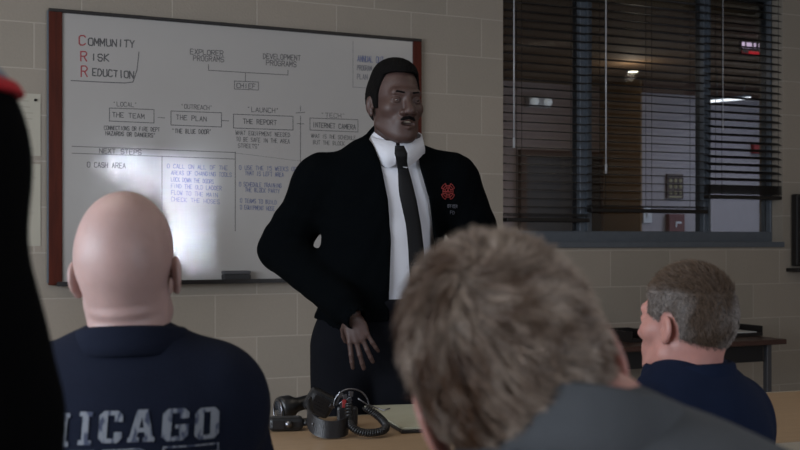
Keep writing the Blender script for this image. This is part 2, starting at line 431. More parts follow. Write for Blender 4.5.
def strands(head, region, count, length, comb, cols, wid=.0007, lift=.6, jit=.35, cap_off=.004, segs=3, res=.004, tuft=0.0):
    """short hair: a cap that follows the skull and thousands of thin tapering hairs rooted in it"""
    fn = lambda P: smax(head.skull(P)-cap_off, region(P), .004)
    lo = np.array((-.1, -.12, -.12)); hi = np.array((.1, .14, .16))
    v, f = surface(fn, lo, hi, res)
    # roots by area on the cap
    q = v[f]; e1 = q[:, 1]-q[:, 0]; e2 = q[:, 2]-q[:, 0]; nn = np.cross(e1, e2); A = np.linalg.norm(nn, axis=1)
    nn = nn/(A[:, None]+1e-12); cen = q.mean(1)
    out = ((cen-np.array((0, .014, .03)))*nn).sum(1); keep = out > 0.02
    A = np.where(keep, A, 0)
    pick = rng.choice(len(f), count, p=A/A.sum())
    b1 = rng.random((count, 1)); b2 = rng.random((count, 1))
    root = q[pick, 0]*(1-b1)*(1-b2)+q[pick, 1]*b1*(1-b2)+q[pick, 2]*b1*b2+q[pick, 3]*(1-b1)*b2
    N = nn[pick]
    C = comb(root); C = C-N*(C*N).sum(1, keepdims=True); C = C/(np.linalg.norm(C, axis=1, keepdims=True)+1e-9)
    if tuft:
        ph = root*tuft
        w1 = np.stack([np.sin(ph[:, 1]*1.3+ph[:, 2]*.7)+np.sin(ph[:, 0]*2.1+1), np.sin(ph[:, 0]*1.7-ph[:, 2])+np.sin(ph[:, 1]*2.3+2), np.sin(ph[:, 0]+ph[:, 1]*1.9)], 1)*.35
    else: w1 = 0
    d = N*lift+C*(1-lift*.6)+w1+rng.normal(0, jit, (count, 3)); d = d/np.linalg.norm(d, axis=1, keepdims=True)
    L = length(root)*rng.uniform(.65, 1.15, count)
    side = np.cross(d, rng.normal(0, 1, (count, 3))); side = side/np.linalg.norm(side, axis=1, keepdims=True)
    pts = []
    for i in range(segs+1):
        t = i/segs; p = root+d*(L*t)[:, None]+(C*.55-N*.35)*((t*t)*L)[:, None]
        wv = side*(wid*(1-.75*t))
        pts += [p-wv, p+wv]
    Vv = np.stack(pts, 1).reshape(-1, 3); k = 2*(segs+1)
    base = (np.arange(count)*k)[:, None]
    Ff = np.concatenate([base+np.array([2*i, 2*i+1, 2*i+3, 2*i+2]) for i in range(segs)])
    cc, capc = cols(root)
    cc = np.repeat(cc, k, axis=0)
    cv = cols(v)[0]*capc
    VV = np.concatenate([v, Vv]); FF = np.concatenate([f, Ff+len(v)])
    CC = np.concatenate([cv, cc]); CC = np.concatenate([CC, np.ones((len(CC), 1))], 1)
    return head.tow(VV), FF, CC
def hair_mat(name, rough=.5):
    m = mat(name, (.1, .1, .1), rough=rough, spec=.35); nt = m.node_tree
    a = nt.nodes.new('ShaderNodeAttribute'); a.attribute_name = 'strand'; nt.links.new(a.outputs['Color'], nt.nodes['Principled BSDF'].inputs['Base Color']); return m

def folds(P, amp, sc=1.0, seed=0.0):
    x, y, z = P[..., 0], P[..., 1], P[..., 2]
    a = np.sin(x*21*sc+z*33*sc+seed+2*np.sin(z*11*sc+seed)+1.5*np.sin(x*9))
    b = np.sin(x*47*sc-z*28*sc+y*20+seed*2+2*np.sin(x*13*sc+1))
    return amp*(a*.65+b*.35)

class Body:
    """J: joints in world metres"""
    def __init__(s, J, chest=(.165, .112, .20), belly=(.15, .115, .17), hip=(.165, .12, .13), arm=(.052, .043, .030), leg=(.085, .060, .042), trap=.040):
        s.J = {k: np.array(v, dtype=float) for k, v in J.items()}; J = s.J
        s.up = unit(J['neck']-J['pelvis']); lat = unit(J['sL']-J['sR']); s.lat = unit(lat-s.up*np.dot(lat, s.up)); s.fw = np.cross(s.lat, s.up)
        s.M = np.stack([s.lat, s.fw, s.up], 1); s.chest, s.belly, s.hip, s.arm_, s.leg_, s.tr = chest, belly, hip, arm, leg, trap
    def torso(s, P, inf=0.0):
        J = s.J; sp = J['neck']-J['pelvis']; M = s.M; bk = J.get('back', np.zeros(3))
        c = J['pelvis']+sp*.70+bk; 
        d = ell(P, c, tuple(r+inf for r in s.chest), M)
        d = smin(d, ell(P, J['pelvis']+sp*.38, tuple(r+inf for r in s.belly), M), .06)
        d = smin(d, ell(P, J['pelvis']+sp*.05, tuple(r+inf for r in s.hip), M), .06)
        mid = (J['sL']+J['sR'])/2
        for S in ('sL', 'sR'):
            d = smin(d, cap(P, J['neck']+(J[S]-J['neck'])*.12-s.up*.02, J[S]-s.up*.005, s.tr+inf, s.tr*1.1+inf), .05)
            d = smin(d, cap(P, c+s.up*.06, J[S]-s.up*.03, .075+inf, .058+inf), .05)
        return d
    def arm(s, P, S, inf=0.0, end=1.0, puff=0.0):
        J = s.J; sh, el, wr = J['s'+S], J['e'+S], J['w'+S]; a, b, c = s.arm_; wr2 = el+(wr-el)*end
        d = cap(P, sh, el, a+inf+puff, b+inf+puff)
        return smin(d, cap(P, el, wr2, b+inf+puff, c+inf+puff*.6), .02)
    def leg(s, P, S, inf=0.0, end=1.0):
        J = s.J; h, k, a = J['h'+S], J['k'+S], J['a'+S]; r1, r2, r3 = s.leg_; a2 = k+(a-k)*end
        return smin(cap(P, h, k, r1+inf, r2+inf), cap(P, k, a2, r2+inf, r3+inf), .03)
    def bounds(s, keys, pad):
        A = np.array([s.J[k] for k in keys]); return A.min(0)-pad, A.max(0)+pad
    def bare(s, res=.009):
        def fn(P):
            d = s.torso(P)
            for S in 'LR':
                d = smin(d, s.arm(P, S), .02); d = smin(d, s.leg(P, S), .03)
            d = smin(d, cap(P, s.J['neck']-s.up*.03, s.J['neck']+s.up*.02, .058), .02)
            for S in 'LR':
                a = s.J['a'+S]; k = s.J['k'+S]; fd = s.J.get('toe', s.fw); fd = unit(fd*np.array((1, 1, 0)))
                d = smin(d, cap(P, a-np.array((0, 0, .03)), a+fd*.13-np.array((0, 0, .045)), .034, .026), .02)
            return d
        lo, hi = s.bounds(('neck', 'pelvis', 'sL', 'sR', 'eL', 'eR', 'wL', 'wR', 'hL', 'hR', 'kL', 'kR', 'aL', 'aR'), .19)
        return surface(fn, lo, hi, res)

def hand(wrist, palm_dir, back, thumb_side, curls=(.35, .4, .45, .5), spread=.16, sc=1.0, thumb=(.5, .4), res=.0028, thumb_curl=.3, splay=(1.5, .5, -.5, -1.5)):
    """a palm, four fingers of their own lengths and a thumb leaving the side of the palm"""
    f = unit(palm_dir); b = unit(back); b = unit(b-f*np.dot(b, f)); t = unit(np.cross(f, b))*thumb_side      # t points to the thumb
    w = np.array(wrist, dtype=float)
    def at(a, c, h): return w+(f*a+t*c+b*h)*sc
    segs = []
    base = [(.092, .033), (.096, .011), (.092, -.011), (.084, -.031)]
    lens = [(.042, .026, .020), (.046, .030, .021), (.042, .028, .020), (.033, .021, .018)]
    rad = [.0092, .0095, .0090, .0080]
    for i in range(4):
        a, c = base[i]; p = np.array((a, c, 0.0)); ang = 0.0; sp = splay[i]*spread*.5
        segs.append((at(.03, c*.55, 0), at(a, c, 0), .012, rad[i]*1.12))
        r = rad[i]
        for j, L in enumerate(lens[i]):
            ang += curls[i]*(.5 if j == 0 else .8)
            d = np.array((math.cos(ang)*math.cos(sp), math.sin(sp)*math.cos(ang), -math.sin(ang)))
            q = p+d*L; segs.append((at(*p), at(*q), r, r*.92)); p = q; r *= .92
    palm_c = at(.055, 0, 0)
    M = np.stack([f, t, b], 1)
    d0 = np.array((thumb[0], thumb[1]+.45, -thumb_curl)); d0 = d0/np.linalg.norm(d0)
    tp = np.array((.026, .026, -.004)); q1 = tp+d0*.042; d1 = unit(d0+np.array((.5, -.15, -.15))); q2 = q1+d1*.030; d2 = unit(d1+np.array((.3, -.2, -.1))); q3 = q2+d2*.022
    tseg = [(at(*tp), at(*q1), .0135, .0105), (at(*q1), at(*q2), .0105, .0098), (at(*q2), at(*q3), .0098, .0085)]
    def fn(P):
        d = ell(P, palm_c, (.050*sc, .041*sc, .0155*sc), M)
        d = smin(d, cap(P, w-f*.05, w+f*.02*sc, .027*sc, .024*sc), .018)
        fing = None
        for a, c, r0, r1 in segs:
            e = cap(P, a, c, r0*sc, r1*sc); fing = e if fing is None else smin(fing, e, .0035)
        d = smin(d, fing, .007)
        tt = None
        for a, c, r0, r1 in tseg:
            e = cap(P, a, c, r0*sc, r1*sc); tt = e if tt is None else smin(tt, e, .004)
        return smin(d, tt, .010)
    A = np.array([x for s_ in segs+tseg for x in s_[:2]]+[w-f*.06])
    return surface(fn, A.min(0)-.03, A.max(0)+.03, res)

def shoes(B, parent, m):
    for S in 'LR':
        a = B.J['a'+S]; fd = B.J.get('toe', B.fw); fd = unit(fd*np.array((1, 1, 0)))
        g = np.array((a[0], a[1], 0))
        def fn(P):
            d = smin(cap(P, g+fd*-.03+np.array((0, 0, .042)), g+fd*.15+np.array((0, 0, .036)), .042, .040), cap(P, g+np.array((0, 0, .05)), g+np.array((0, 0, .10)), .045, .050), .03)
            return smax(d, -P[..., 2]+.002, .004)
        v, f = surface(fn, np.minimum(g-.12, g+fd*.22-.1)*np.array((1, 1, 0))+np.array((0, 0, -.01)), np.maximum(g+.12, g+fd*.22+.1)*np.array((1, 1, 0))+np.array((0, 0, .17)), .006)
        link_mesh('shoe', v, f, m, parent)

def bvh_of(v, f): return BVHTree.FromPolygons([Vector(p) for p in np.asarray(v).tolist()], [tuple(q) for q in (f.tolist() if hasattr(f, 'tolist') else f)])

# ------------------------------------------------------------------ stroke lettering
GL = {'A': ['00 26 40', '12 32'], 'B': ['00 06 26 35 34 23 03', '23 32 31 20 00'], 'C': ['45 36 16 05 01 10 30 41'], 'D': ['00 06 26 44 42 20 00'], 'E': ['46 06 00 40', '03 33'],
 'F': ['46 06 00', '03 33'], 'G': ['45 36 16 05 01 10 30 41 43 23'], 'H': ['06 00', '46 40', '03 43'], 'I': ['26 20'], 'J': ['46 41 30 10 01'], 'K': ['06 00', '46 03 40'], 'L': ['06 00 40'],
 'M': ['00 06 22 46 40'], 'N': ['00 06 40 46'], 'O': ['16 05 01 10 30 41 45 36 16'], 'P': ['00 06 36 45 44 33 03'], 'Q': ['16 05 01 10 30 41 45 36 16', '22 40'], 'R': ['00 06 36 45 44 33 03', '23 40'],
 'S': ['45 36 16 05 04 13 33 42 41 30 10 01'], 'T': ['06 46', '26 20'], 'U': ['06 01 10 30 41 46'], 'V': ['06 20 46'], 'W': ['06 10 24 30 46'], 'X': ['06 40', '46 00'], 'Y': ['06 23 46', '23 20'], 'Z': ['06 46 00 40'],
 '"': ['16 15', '26 25'], '-': ['13 33'], '.': ['20 21'], '?': ['05 16 36 45 44 23 22', '20 21'], ' ': [], '1': ['15 26 20'], '5': ['46 06 04 34 42 30 00']}
def strokes(text, x0, y0, x1, y1, h, jit=.25, fill=.72):
    """text laid from (x0,y0) to (x1,y1); returns polylines in the same plane"""
    out = []; n = len(text); dx, dy = (x1-x0)/n, (y1-y0)/n
    for i, ch in enumerate(text):
        for st in GL.get(ch, []):
            pl = []
            for t in st.split():
                gx = int(t[0])/4+random.uniform(-jit, jit)*.22; gy = int(t[1])/6+random.uniform(-jit, jit)*.16
                pl.append((x0+dx*(i+.1+gx*fill), y0+dy*(i+gx*fill), gy*h))
            out.append([(a, b, c) for a, b, c in pl])
    return out

# ------------------------------------------------------------------ whiteboard
bx_l, bz_t = wall_px(48, 9.5); bx_r, _ = wall_px(419.5, 40); bz_b = wall_px(48, 285)[1]
board = room(empty('whiteboard', (0, 0, 0)), 0, 0, 0)
board.location = RW((bx_l+bx_r)/2, 0, bz_b); board.rotation_euler = (0, 0, TH)
cx = (bx_l+bx_r)/2
tag(board, 'wood framed whiteboard covered in marker notes and boxes on block wall', 'whiteboard')
wood = mat('dark_cherry', lin((74, 28, 16)), rough=.6, spec=.2, var=.25, vscale=9, stretch=(6, 6, .6))
blk = mat('black_metal', lin((24, 20, 20)), rough=.4)
Wd = bx_r-bx_l; Hd = bz_t-bz_b
wb = mat('white_enamel', lin((169, 165, 162)), rough=.16, spec=.5, bump=.05, bscale=5)
fl = .058; frr = .046
MB().box((-Wd/2+.02, -.016, .012), (Wd/2-.02, -.002, Hd-.01)).build('writing_surface', wb, board)
MB().box((-Wd/2, -.028, 0), (-Wd/2+fl, -.001, Hd), .003).build('frame', wood, board)
MB().box((Wd/2-frr, -.028, 0), (Wd/2, -.001, Hd), .003).build('frame', wood, board)
MB().box((-Wd/2, -.030, Hd-.013), (Wd/2, -.001, Hd+.002), .003).build('frame', blk, board)
MB().box((-Wd/2-.006, -.029, 0.01), (-Wd/2-.0005, -.001, Hd-.01)).build('edge_trim', alu, board)
MB().box((-Wd/2+.03, -.075, -.004), (Wd/2, -.001, .008), .003).box((-Wd/2+.03, -.078, -.004), (Wd/2, -.074, .016)).build('marker_tray', blk, board)
def bp(x, y):
    s, z = wall_px(x, y, -.017); return s-cx, z-bz_b
def ribbon(mb, a, b, wd, y=-.0166):
    a = Vector((a[0], 0, a[1])); b = Vector((b[0], 0, b[1])); d = b-a
    if d.length < 1e-5: return
    d.normalize(); wd = wd*.78; n = Vector((-d.z, 0, d.x))*wd/2; a = a-d*wd*.3; b = b+d*wd*.3; o = Vector((0, y, 0))
    mb.add([a-n+o, b-n+o, b+n+o, a+n+o], [(0, 1, 2, 3)])
def note(mb, text, x0, y0, x1, y1, h, wd=.0045, jit=.25):
    for pl in strokes(text, x0, y0, x1, y1, h, jit):
        q = [bp(a, b-c) for a, b, c in pl]
        for i in range(len(q)-1): ribbon(mb, q[i], q[i+1], wd)
def line(mb, pts, wd=.004):
    q = [bp(*p) for p in pts]
    for i in range(len(q)-1): ribbon(mb, q[i], q[i+1], wd)
ink = mat('black_ink', lin((84, 82, 84)), rough=.5); inkr = mat('red_ink', lin((160, 66, 72)), rough=.5); inkb = mat('blue_ink', lin((96, 102, 136)), rough=.5)
inkg = mat('thin_grey_ink', lin((104, 104, 112)), rough=.5)
for ch, a, y, b, h_ in (('C', 78.5, 45, 87, 9.5), ('R', 80, 61, 88, 9.5), ('R', 80.5, 76.5, 88.5, 10.5)):
    mb = MB(); note(mb, ch, a, y, b, y, h_, .0075, .1); mb.build('red_initial', inkr, board)['label'] = 'red capital ' + ch
mb = MB(); mb = None
for a_ in (('OMMUNITY', 88, 45.3, 135.5, 47.5, 7.0, .0070, .3), ('ISK', 91, 60.5, 110, 61.2, 6.8, .0068, .3), ('EDUCTION', 92, 75.5, 134.5, 78.5, 6.8, .0068, .3)):
    mb = MB(); note(mb, *a_); mb.build('heading_word', ink, board)
mb = MB()
line(mb, [(71, 80.5), (100, 82), (125, 83), (133, 82), (137, 70), (139, 52)], .005)
mb.build('heading_underline', ink, board)
mb = MB()
note(mb, 'EXPLORER', 190, 54, 224, 56, 5, .0045); note(mb, 'PROGRAMS', 193, 60.5, 224.5, 62, 5, .0042)
note(mb, 'DEVELOPMENT', 263, 58.5, 301, 60.5, 5, .0045); note(mb, 'PROGRAMS', 266, 65, 297, 67, 5, .0045)
line(mb, [(208.5, 64.5), (208.5, 70.3), (288, 75), (288, 70)], .0042); line(mb, [(245.5, 72.5), (245.5, 81)], .0042)
line(mb, [(234.5, 81), (258.5, 82), (258.5, 90), (234.5, 89), (234.5, 81)], .0042); note(mb, 'CHIEF', 236.5, 87.7, 256, 88.5, 4.5)
note(mb, '"LOCAL"', 113, 106, 138, 107, 4.2, .0035); note(mb, '"OUTREACH"', 181, 108.3, 213, 110, 4.2, .0035)
note(mb, '"LAUNCH"', 247, 111.5, 280, 113, 4.5, .0038); note(mb, '"TECH"', 321, 117, 346, 118, 4.2, .0035)
for a, b, c, d in ((109.5, 154, 108, 122), (171, 221.5, 111, 126), (233.5, 293, 114.2, 129), (310, 358, 118, 131)):
    sl = .035; line(mb, [(a, c), (b, c+(b-a)*sl), (b, d+1), (a, d-1), (a, c)], .0042)
note(mb, 'THE TEAM', 112, 116.8, 145, 118.8, 4.6, .0042); note(mb, 'THE PLAN', 176, 119.3, 207, 121.5, 4.6, .0042)
note(mb, 'THE REPORT', 243, 123.5, 277, 125, 4.6, .0045); note(mb, 'INTERNET CAMERA', 312.5, 127, 356, 129.5, 4.6, .0045)
for a, y in ((161, 117.5), (225, 120.5), (300, 123.5)): line(mb, [(a-3, y), (a+4, y+.4)], .0035)
note(mb, 'CONNECTIONS OR FIRE DEPT', 104, 129.6, 160, 131.5, 3.9, .0036); note(mb, 'HAZARDS OR DANGERS"', 105.5, 135, 156, 137.5, 3.9, .0042)
note(mb, '"THE BLUE DOOR"', 172, 133, 212, 134, 4.2, .0042)
note(mb, 'WHAT EQUIPMENT NEEDED', 235.5, 134.5, 290.5, 137, 4, .0032); note(mb, 'TO BE SAFE IN THE AREA', 236, 141, 290, 143.5, 4, .0032); note(mb, 'STREETS"', 238, 147.5, 260, 148.5, 4, .0032)
note(mb, 'WHAT IS THE SCHEDULE', 311, 137.5, 356, 140, 3.8, .0032); note(mb, 'BUT THE BLOCK', 313, 144, 345, 145.5, 3.8, .0032)
line(mb, [(300.5, 106), (300.5, 111)], .004); line(mb, [(296, 113), (305, 112.3)], .004); line(mb, [(300.5, 116), (300.5, 172)], .0042)
line(mb, [(72, 146.3), (120, 148), (235, 152.5)], .004); line(mb, [(72, 153.2), (120, 154.8), (235, 159)], .004)
line(mb, [(162, 156), (162, 222)], .0042); line(mb, [(235.3, 152), (235.3, 231)], .0045)
note(mb, 'NEXT STEPS', 99, 153, 142, 154.6, 4.6, .0042); note(mb, 'O CASH AREA', 87, 167, 126, 168.2, 5, .0045)
line(mb, [(235.5, 153), (300, 161)], .0015)
mb.build('handwriting', ink, board)
mb = MB()
for i, (tx, x1) in enumerate((('O CALL ON ALL OF THE', 228), ('AREAS OF CHANGING TOOLS', 232), ('LOCK DOWN THE DOORS', 214), ('FIND THE OLD LADDER', 222), ('FLOW TO THE MAIN', 218), ('CHECK THE HOSES', 220))):
    note(mb, tx, 167+(0 if i == 0 else 4), 168+i*6.6, x1, 170+i*6.8, 4, .0032, .3)
for tx, a, y, b in (('O USE THE 15 WEEKS OF', 239, 169.5, 297), ('THAT IS LEFT AREA', 245, 175, 284), ('O SCHEDULE TRAINING', 239, 186, 282), ('THE BLOCK PARTY', 245, 191.5, 280), ('O TEAMS TO BUILD', 240, 202.5, 277), ('O EQUIPMENT HOSE', 240, 209, 275)):
    note(mb, tx, a, y, b, y+1.8, 4, .0034, .3)
note(mb, 'ANNUAL OUT', 357.5, 61.5, 384, 63.2, 6, .005, .3)
mb.build('blue_handwriting', inkb, board)['label'] = 'blue marker lists'
mb = MB(); line(mb, [(353, 41), (353, 87), (372, 88.5)], .003); note(mb, 'PROGRAM', 357, 70, 372, 71, 5, .004); note(mb, 'PLAN', 357, 79, 368, 79.5, 5, .004)
mb.build('corner_note', inkg, board)
def sxz(x, y, yy=0): s, z = wall_px(x, y, yy); return s, z
# eraser on the tray
ea, ez = wall_px(223, 273, -.05); eb, _ = wall_px(250, 273, -.05)
er = empty('board_eraser', RW((ea+eb)/2, -.042, bz_b+.0085), TH); tag(er, 'grey felt eraser standing on the black tray of the whiteboard', 'eraser')
hw = (eb-ea)/2
MB().box((-hw, -.026, 0), (hw, .026, .030), .006).build('felt', mat('felt', lin((48, 48, 50)), rough=.95, bump=.5, bscale=300), er)
MB().box((-hw, -.027, .0305), (hw, .027, .046), .005).build('handle', mat('eraser_grey', lin((72, 72, 76)), rough=.6), er)
# paper notices left of the board
paper = mat('notice_paper', lin((176, 170, 156)), rough=.8, var=.03)
def notice(x0, y0, x1, y1, label, grp, tack):
    a, zt_ = wall_px(x0, y0); b, zb_ = wall_px(x1, y1)
    o = empty('paper_notice', RW((a+b)/2, -.001, zb_), TH); tag(o, label, 'notice', grp)
    h = zt_-zb_; w_ = b-a
    MB().box((-w_/2, -.003, 0), (w_/2, -.0005, h)).build('sheet', paper, o)
    t = MB()
    for i in range(9):
        zz = h-.035-i*.026
        if zz > .03: t.box((-w_/2+.02, -.0034, zz), (w_/2-.02-random.random()*.05, -.0031, zz+.003))
    t.build('print', mat('faint_print', lin((150, 144, 134))), o)
    if tack: MB().tube([(w_/2-.022, -.001, h-.028), (w_/2-.022, -.012, h-.028)], .006).build('tack', blk, o)
notice(-2, 92, 40.5, 156, 'cream paper notice held by a black tack, left of the whiteboard', None, True)
notice(-2, 163, 40.5, 246, 'cream paper notice without a tack, below the tacked one beside the whiteboard', None, False)

# ------------------------------------------------------------------ blinds
slat_m = mat('dark_slat', lin((22, 17, 15)), rough=.45, var=.2, vscale=20)
cord_m = mat('pale_cord', lin((170, 165, 160)), rough=.5)
wandm = mat('clear_wand', lin((176, 176, 180)), rough=.2)
def blind(x0, x1, yb, pitch, tilt, wand_x, wand_y, stack, label, wr):
    a = wall_px(x0, 100, .03)[0]; b = wall_px(x1, 100, .03)[0]; zb = wall_px((x0+x1)/2, yb, .03)[1]
    o = empty('venetian_blind', RW((a+b)/2, .035, zb), TH); tag(o, label, 'blind', 'dark venetian blinds in the hallway window')
    h = (b-a)/2; top = WZ1-zb-.055
    MB().box((-h, -.028, top), (h, .028, top+.05), .003).build('head_rail', slat_m, o)
    MB().box((-h, -.026, -.008), (h, .026, .014), .005).build('bottom_rail', slat_m, o)
    mb = MB(); z = .022
    for i in range(stack): mb.box((-h, -.025, z), (h, .025, z+.0032)); z += .0062
    z += pitch*.7
    while z < top-.01:
        c, s_ = math.cos(tilt), math.sin(tilt); tk = .0016
        vs = []
        for sx in (-h, h):
            for q in (-1, 0, 1):
                yy = q*.025*c; zz = z+q*.025*s_+(0 if q else .002)
                vs += [(sx, yy, zz-tk), (sx, yy, zz+tk)]
        fs = [(0, 2, 3, 1)[::-1], (2, 4, 5, 3)[::-1], (6, 7, 9, 8)[::-1], (8, 9, 11, 10)[::-1]]
        fs += [(1, 3, 9, 7), (3, 5, 11, 9), (0, 6, 8, 2), (2, 8, 10, 4), (0, 1, 7, 6), (4, 10, 11, 5)]
        mb.add(vs, fs); z += pitch
    mb.build('slats', slat_m, o)
    cm = MB()
    n = 2 if h < .4 else 3
    for i in range(n):
        xx = -h+.09+(2*h-.18)*i/(n-1)
        for yy in (-.0275, .0275): cm.box((xx-.0012, yy-.0008, 0), (xx+.0012, yy+.0008, top))
    cm.build('ladder_cord', slat_m, o)
    if wand_x:
        sx, zw = wall_px(wand_x, wand_y, -.01); sx -= (a+b)/2; zw -= zb
        MB().tube([(sx, -.045, zw), (sx, -.045, top+.02)], wr, 8).tube([(sx, -.045, zw-.004), (sx, -.045, zw+.05)], wr*1.5, 8).tube([(sx, -.045, top+.02), (sx, -.028, top+.02)], .003, 6).build('wand', wandm, o)
blind(505, 588, 220.5, .0458, .06, 514, 147, 3, 'dark slatted blind nearest the whiteboard, hanging lowest over its window pane', .0042)
blind(589.5, 706, 211.5, .0458, .06, 606, 173, 2, 'widest dark slatted blind, in the middle of the window with a pale wand', .0042)
blind(707, 787, 198, .0440, .36, 723, 130, 9, 'dark slatted blind at the right end of the window, drawn up highest', .002)

# ------------------------------------------------------------------ hallway things
def hpx(x, y, D): s, z = wall_px(x, y, D); return s, z
def boxon(name, x0, y0, x1, y1, D, th, m, label, cat, bev=.004, parts=()):
    a, zt_ = hpx(x0, y0, D); b, zb_ = hpx(x1, y1, D)
    o = empty(name, RW((a+b)/2, D-.002, zb_), TH); tag(o, label, cat)
    MB().box((-(b-a)/2, -th, 0), ((b-a)/2, 0, zt_-zb_), bev).build('housing', m, o)
    return o, b-a, zt_-zb_
white_p = mat('white_plastic', lin((205, 205, 210)), rough=.4)
red_p = mat('red_plastic', lin((150, 28, 30)), rough=.4)
o, ww, hh = boxon('emergency_light', 525, 97, 547, 108.5, D2, .07, white_p, 'white emergency light unit above the dark hallway door', 'emergency light')
lm = mat('lamp_lens', lin((220, 220, 225)), rough=.2, emit=(.9, .95, 1), es=.12)
for sx in (-.3, .3): MB().tube([(sx*ww, -.07, hh*.5), (sx*ww, -.10, hh*.5)], [hh*.35, hh*.4], 14).build('lamp_head', lm, o)
o, ww, hh = boxon('framed_sign', 665.5, 174, 682, 199, D1, .02, mat('sign_frame', lin((58, 30, 26)), rough=.4), 'square dark framed notice with pale pictograms on the hallway wall', 'sign')
m_pic = mat('sign_pale', lin((150, 140, 110)), rough=.6)
mb = MB()
for r in range(3):
    for c in range(3):
        xx = -ww*.3+c*ww*.3; zz = hh*.24+r*hh*.25
        mb.tube([(xx, -.0205, zz), (xx, -.023, zz)], hh*.085, 10)
mb.box((-ww*.38, -.023, hh*.05), (ww*.38, -.0205, hh*.11)); mb.build('pictograms', m_pic, o)
o, ww, hh = boxon('light_switch', 642.5, 207, 651, 223, D1, .012, white_p, 'white light switch plate low on the pale hallway wall', 'switch', .003)
MB().box((-.012, -.02, hh*.35), (.012, -.0122, hh*.65), .002).build('rocker', white_p, o)
o, ww, hh = boxon('fire_extinguisher_cabinet', 665.5, 214, 681, 233, D1, .05, mat('maroon', lin((92, 22, 22)), rough=.4), 'dark red wall box with white mark below the framed hallway sign', 'cabinet')
MB().box((-ww*.1, -.053, hh*.5), (ww*.28, -.0505, hh*.6)).box((-ww*.1, -.053, hh*.3), (-ww*.02, -.0505, hh*.6)).build('label_mark', white_p, o)
o, ww, hh = boxon('fire_alarm', 750.5, 144, 762, 154, D1, .05, red_p, 'small red fire alarm with a white strobe on the hallway wall', 'alarm')
MB().box((0, -.062, hh*.25), (ww*.38, -.0505, hh*.75), .003).build('strobe', white_p, o)
# glowing panel added to stand in for a window reflection
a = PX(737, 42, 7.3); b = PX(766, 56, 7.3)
o = empty('reflection_panel', ((a.x+b.x)/2, 7.3, b.z), TH); tag(o, 'glowing white and red panel standing in for a window reflection', 'sign')
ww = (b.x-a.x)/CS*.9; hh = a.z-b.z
MB().box((-ww/2, -.012, 0), (ww/2, .012, hh), .003).build('housing', mat('reflection_dark', lin((44, 26, 26)), rough=.5), o)
MB().box((-ww/2+.004, -.015, hh*.05), (ww/2-.004, -.0125, hh*.32)).build('red_panel', mat('reflection_red', lin((200, 50, 60)), emit=lin((220, 50, 60)), es=.45), o)
mb = MB()
LW = mat('reflection_white', lin((210, 190, 215)), emit=lin((215, 190, 220)), es=.8)
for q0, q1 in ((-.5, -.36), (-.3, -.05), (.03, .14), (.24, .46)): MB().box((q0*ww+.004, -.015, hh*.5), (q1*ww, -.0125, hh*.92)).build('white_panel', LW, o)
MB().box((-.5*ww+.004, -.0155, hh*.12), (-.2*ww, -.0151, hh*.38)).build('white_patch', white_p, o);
for q in (-.35, .35): MB().tube([(q*ww, 0, hh), (q*ww, 0, HC-b.z-.001)], .003, 6).build('hanger', blk, o)  # rods added to carry the stand-in reflection panel
# recessed downlight and small tube light
dl = PX(633, 71, 8.7)
o = empty('recessed_downlight', (dl.x, dl.y, HC-.001), 0); tag(o, 'small round lit downlight set in the brown hallway ceiling', 'ceiling light')
ring = [(.05*math.cos(t), .05*math.sin(t), -.004) for t in np.linspace(0, 2*PI, 24, endpoint=False)]
MB().tube(ring, .008, 8, closed=True).build('trim_ring', alu, o)
MB().tube([(0, 0, -.001), (0, 0, -.006)], .043, 24).build('lens', mat('warm_lamp', (1, .85, .6), emit=(1, .85, .65), es=6), o)
ld = bpy.data.lights.new('downlight', 'POINT'); ld.energy = 1.0; ld.color = (1, .84, .66); ld.shadow_soft_size = .04
lo_ = bpy.data.objects.new('downlight', ld); COL.objects.link(lo_); lo_.location = (dl.x-.1, dl.y-.4, HC-.12)
a = PX(711, 101.3, 8.6); b = PX(750, 98, 9.0)
o = empty('tube_light', (a.x, a.y, a.z), 0); tag(o, 'thin bright tube light near the top of the pale hallway wall', 'ceiling light')
d = b-a
MB().tube([(0, 0, 0), tuple(d)], .011, 10).build('tube', mat('tube_lamp', (1, 1, 1), emit=(.9, .93, 1), es=1.1), o)
mb = MB()
mb.tube([(0, 0, .018), tuple(d+Vector((0, 0, .018)))], .009, 8)
for q in (.15, .85): p = d*q; mb.tube([tuple(p+Vector((0, 0, .018))), (p.x, p.y, HC-a.z-.001)], .003, 6)
mb.build('fixture', alu, o)
area('hallway_panel_light', 4.6, 1.2, HC-.03, 1.2, .5, (0, 0, -1), 9, (.82, .88, 1.0))
area('hallway_lamp_light', 1.6, 1.4, HC-.03, .5, .3, (0, 0, -1), 2.4, (1.0, .78, .6))

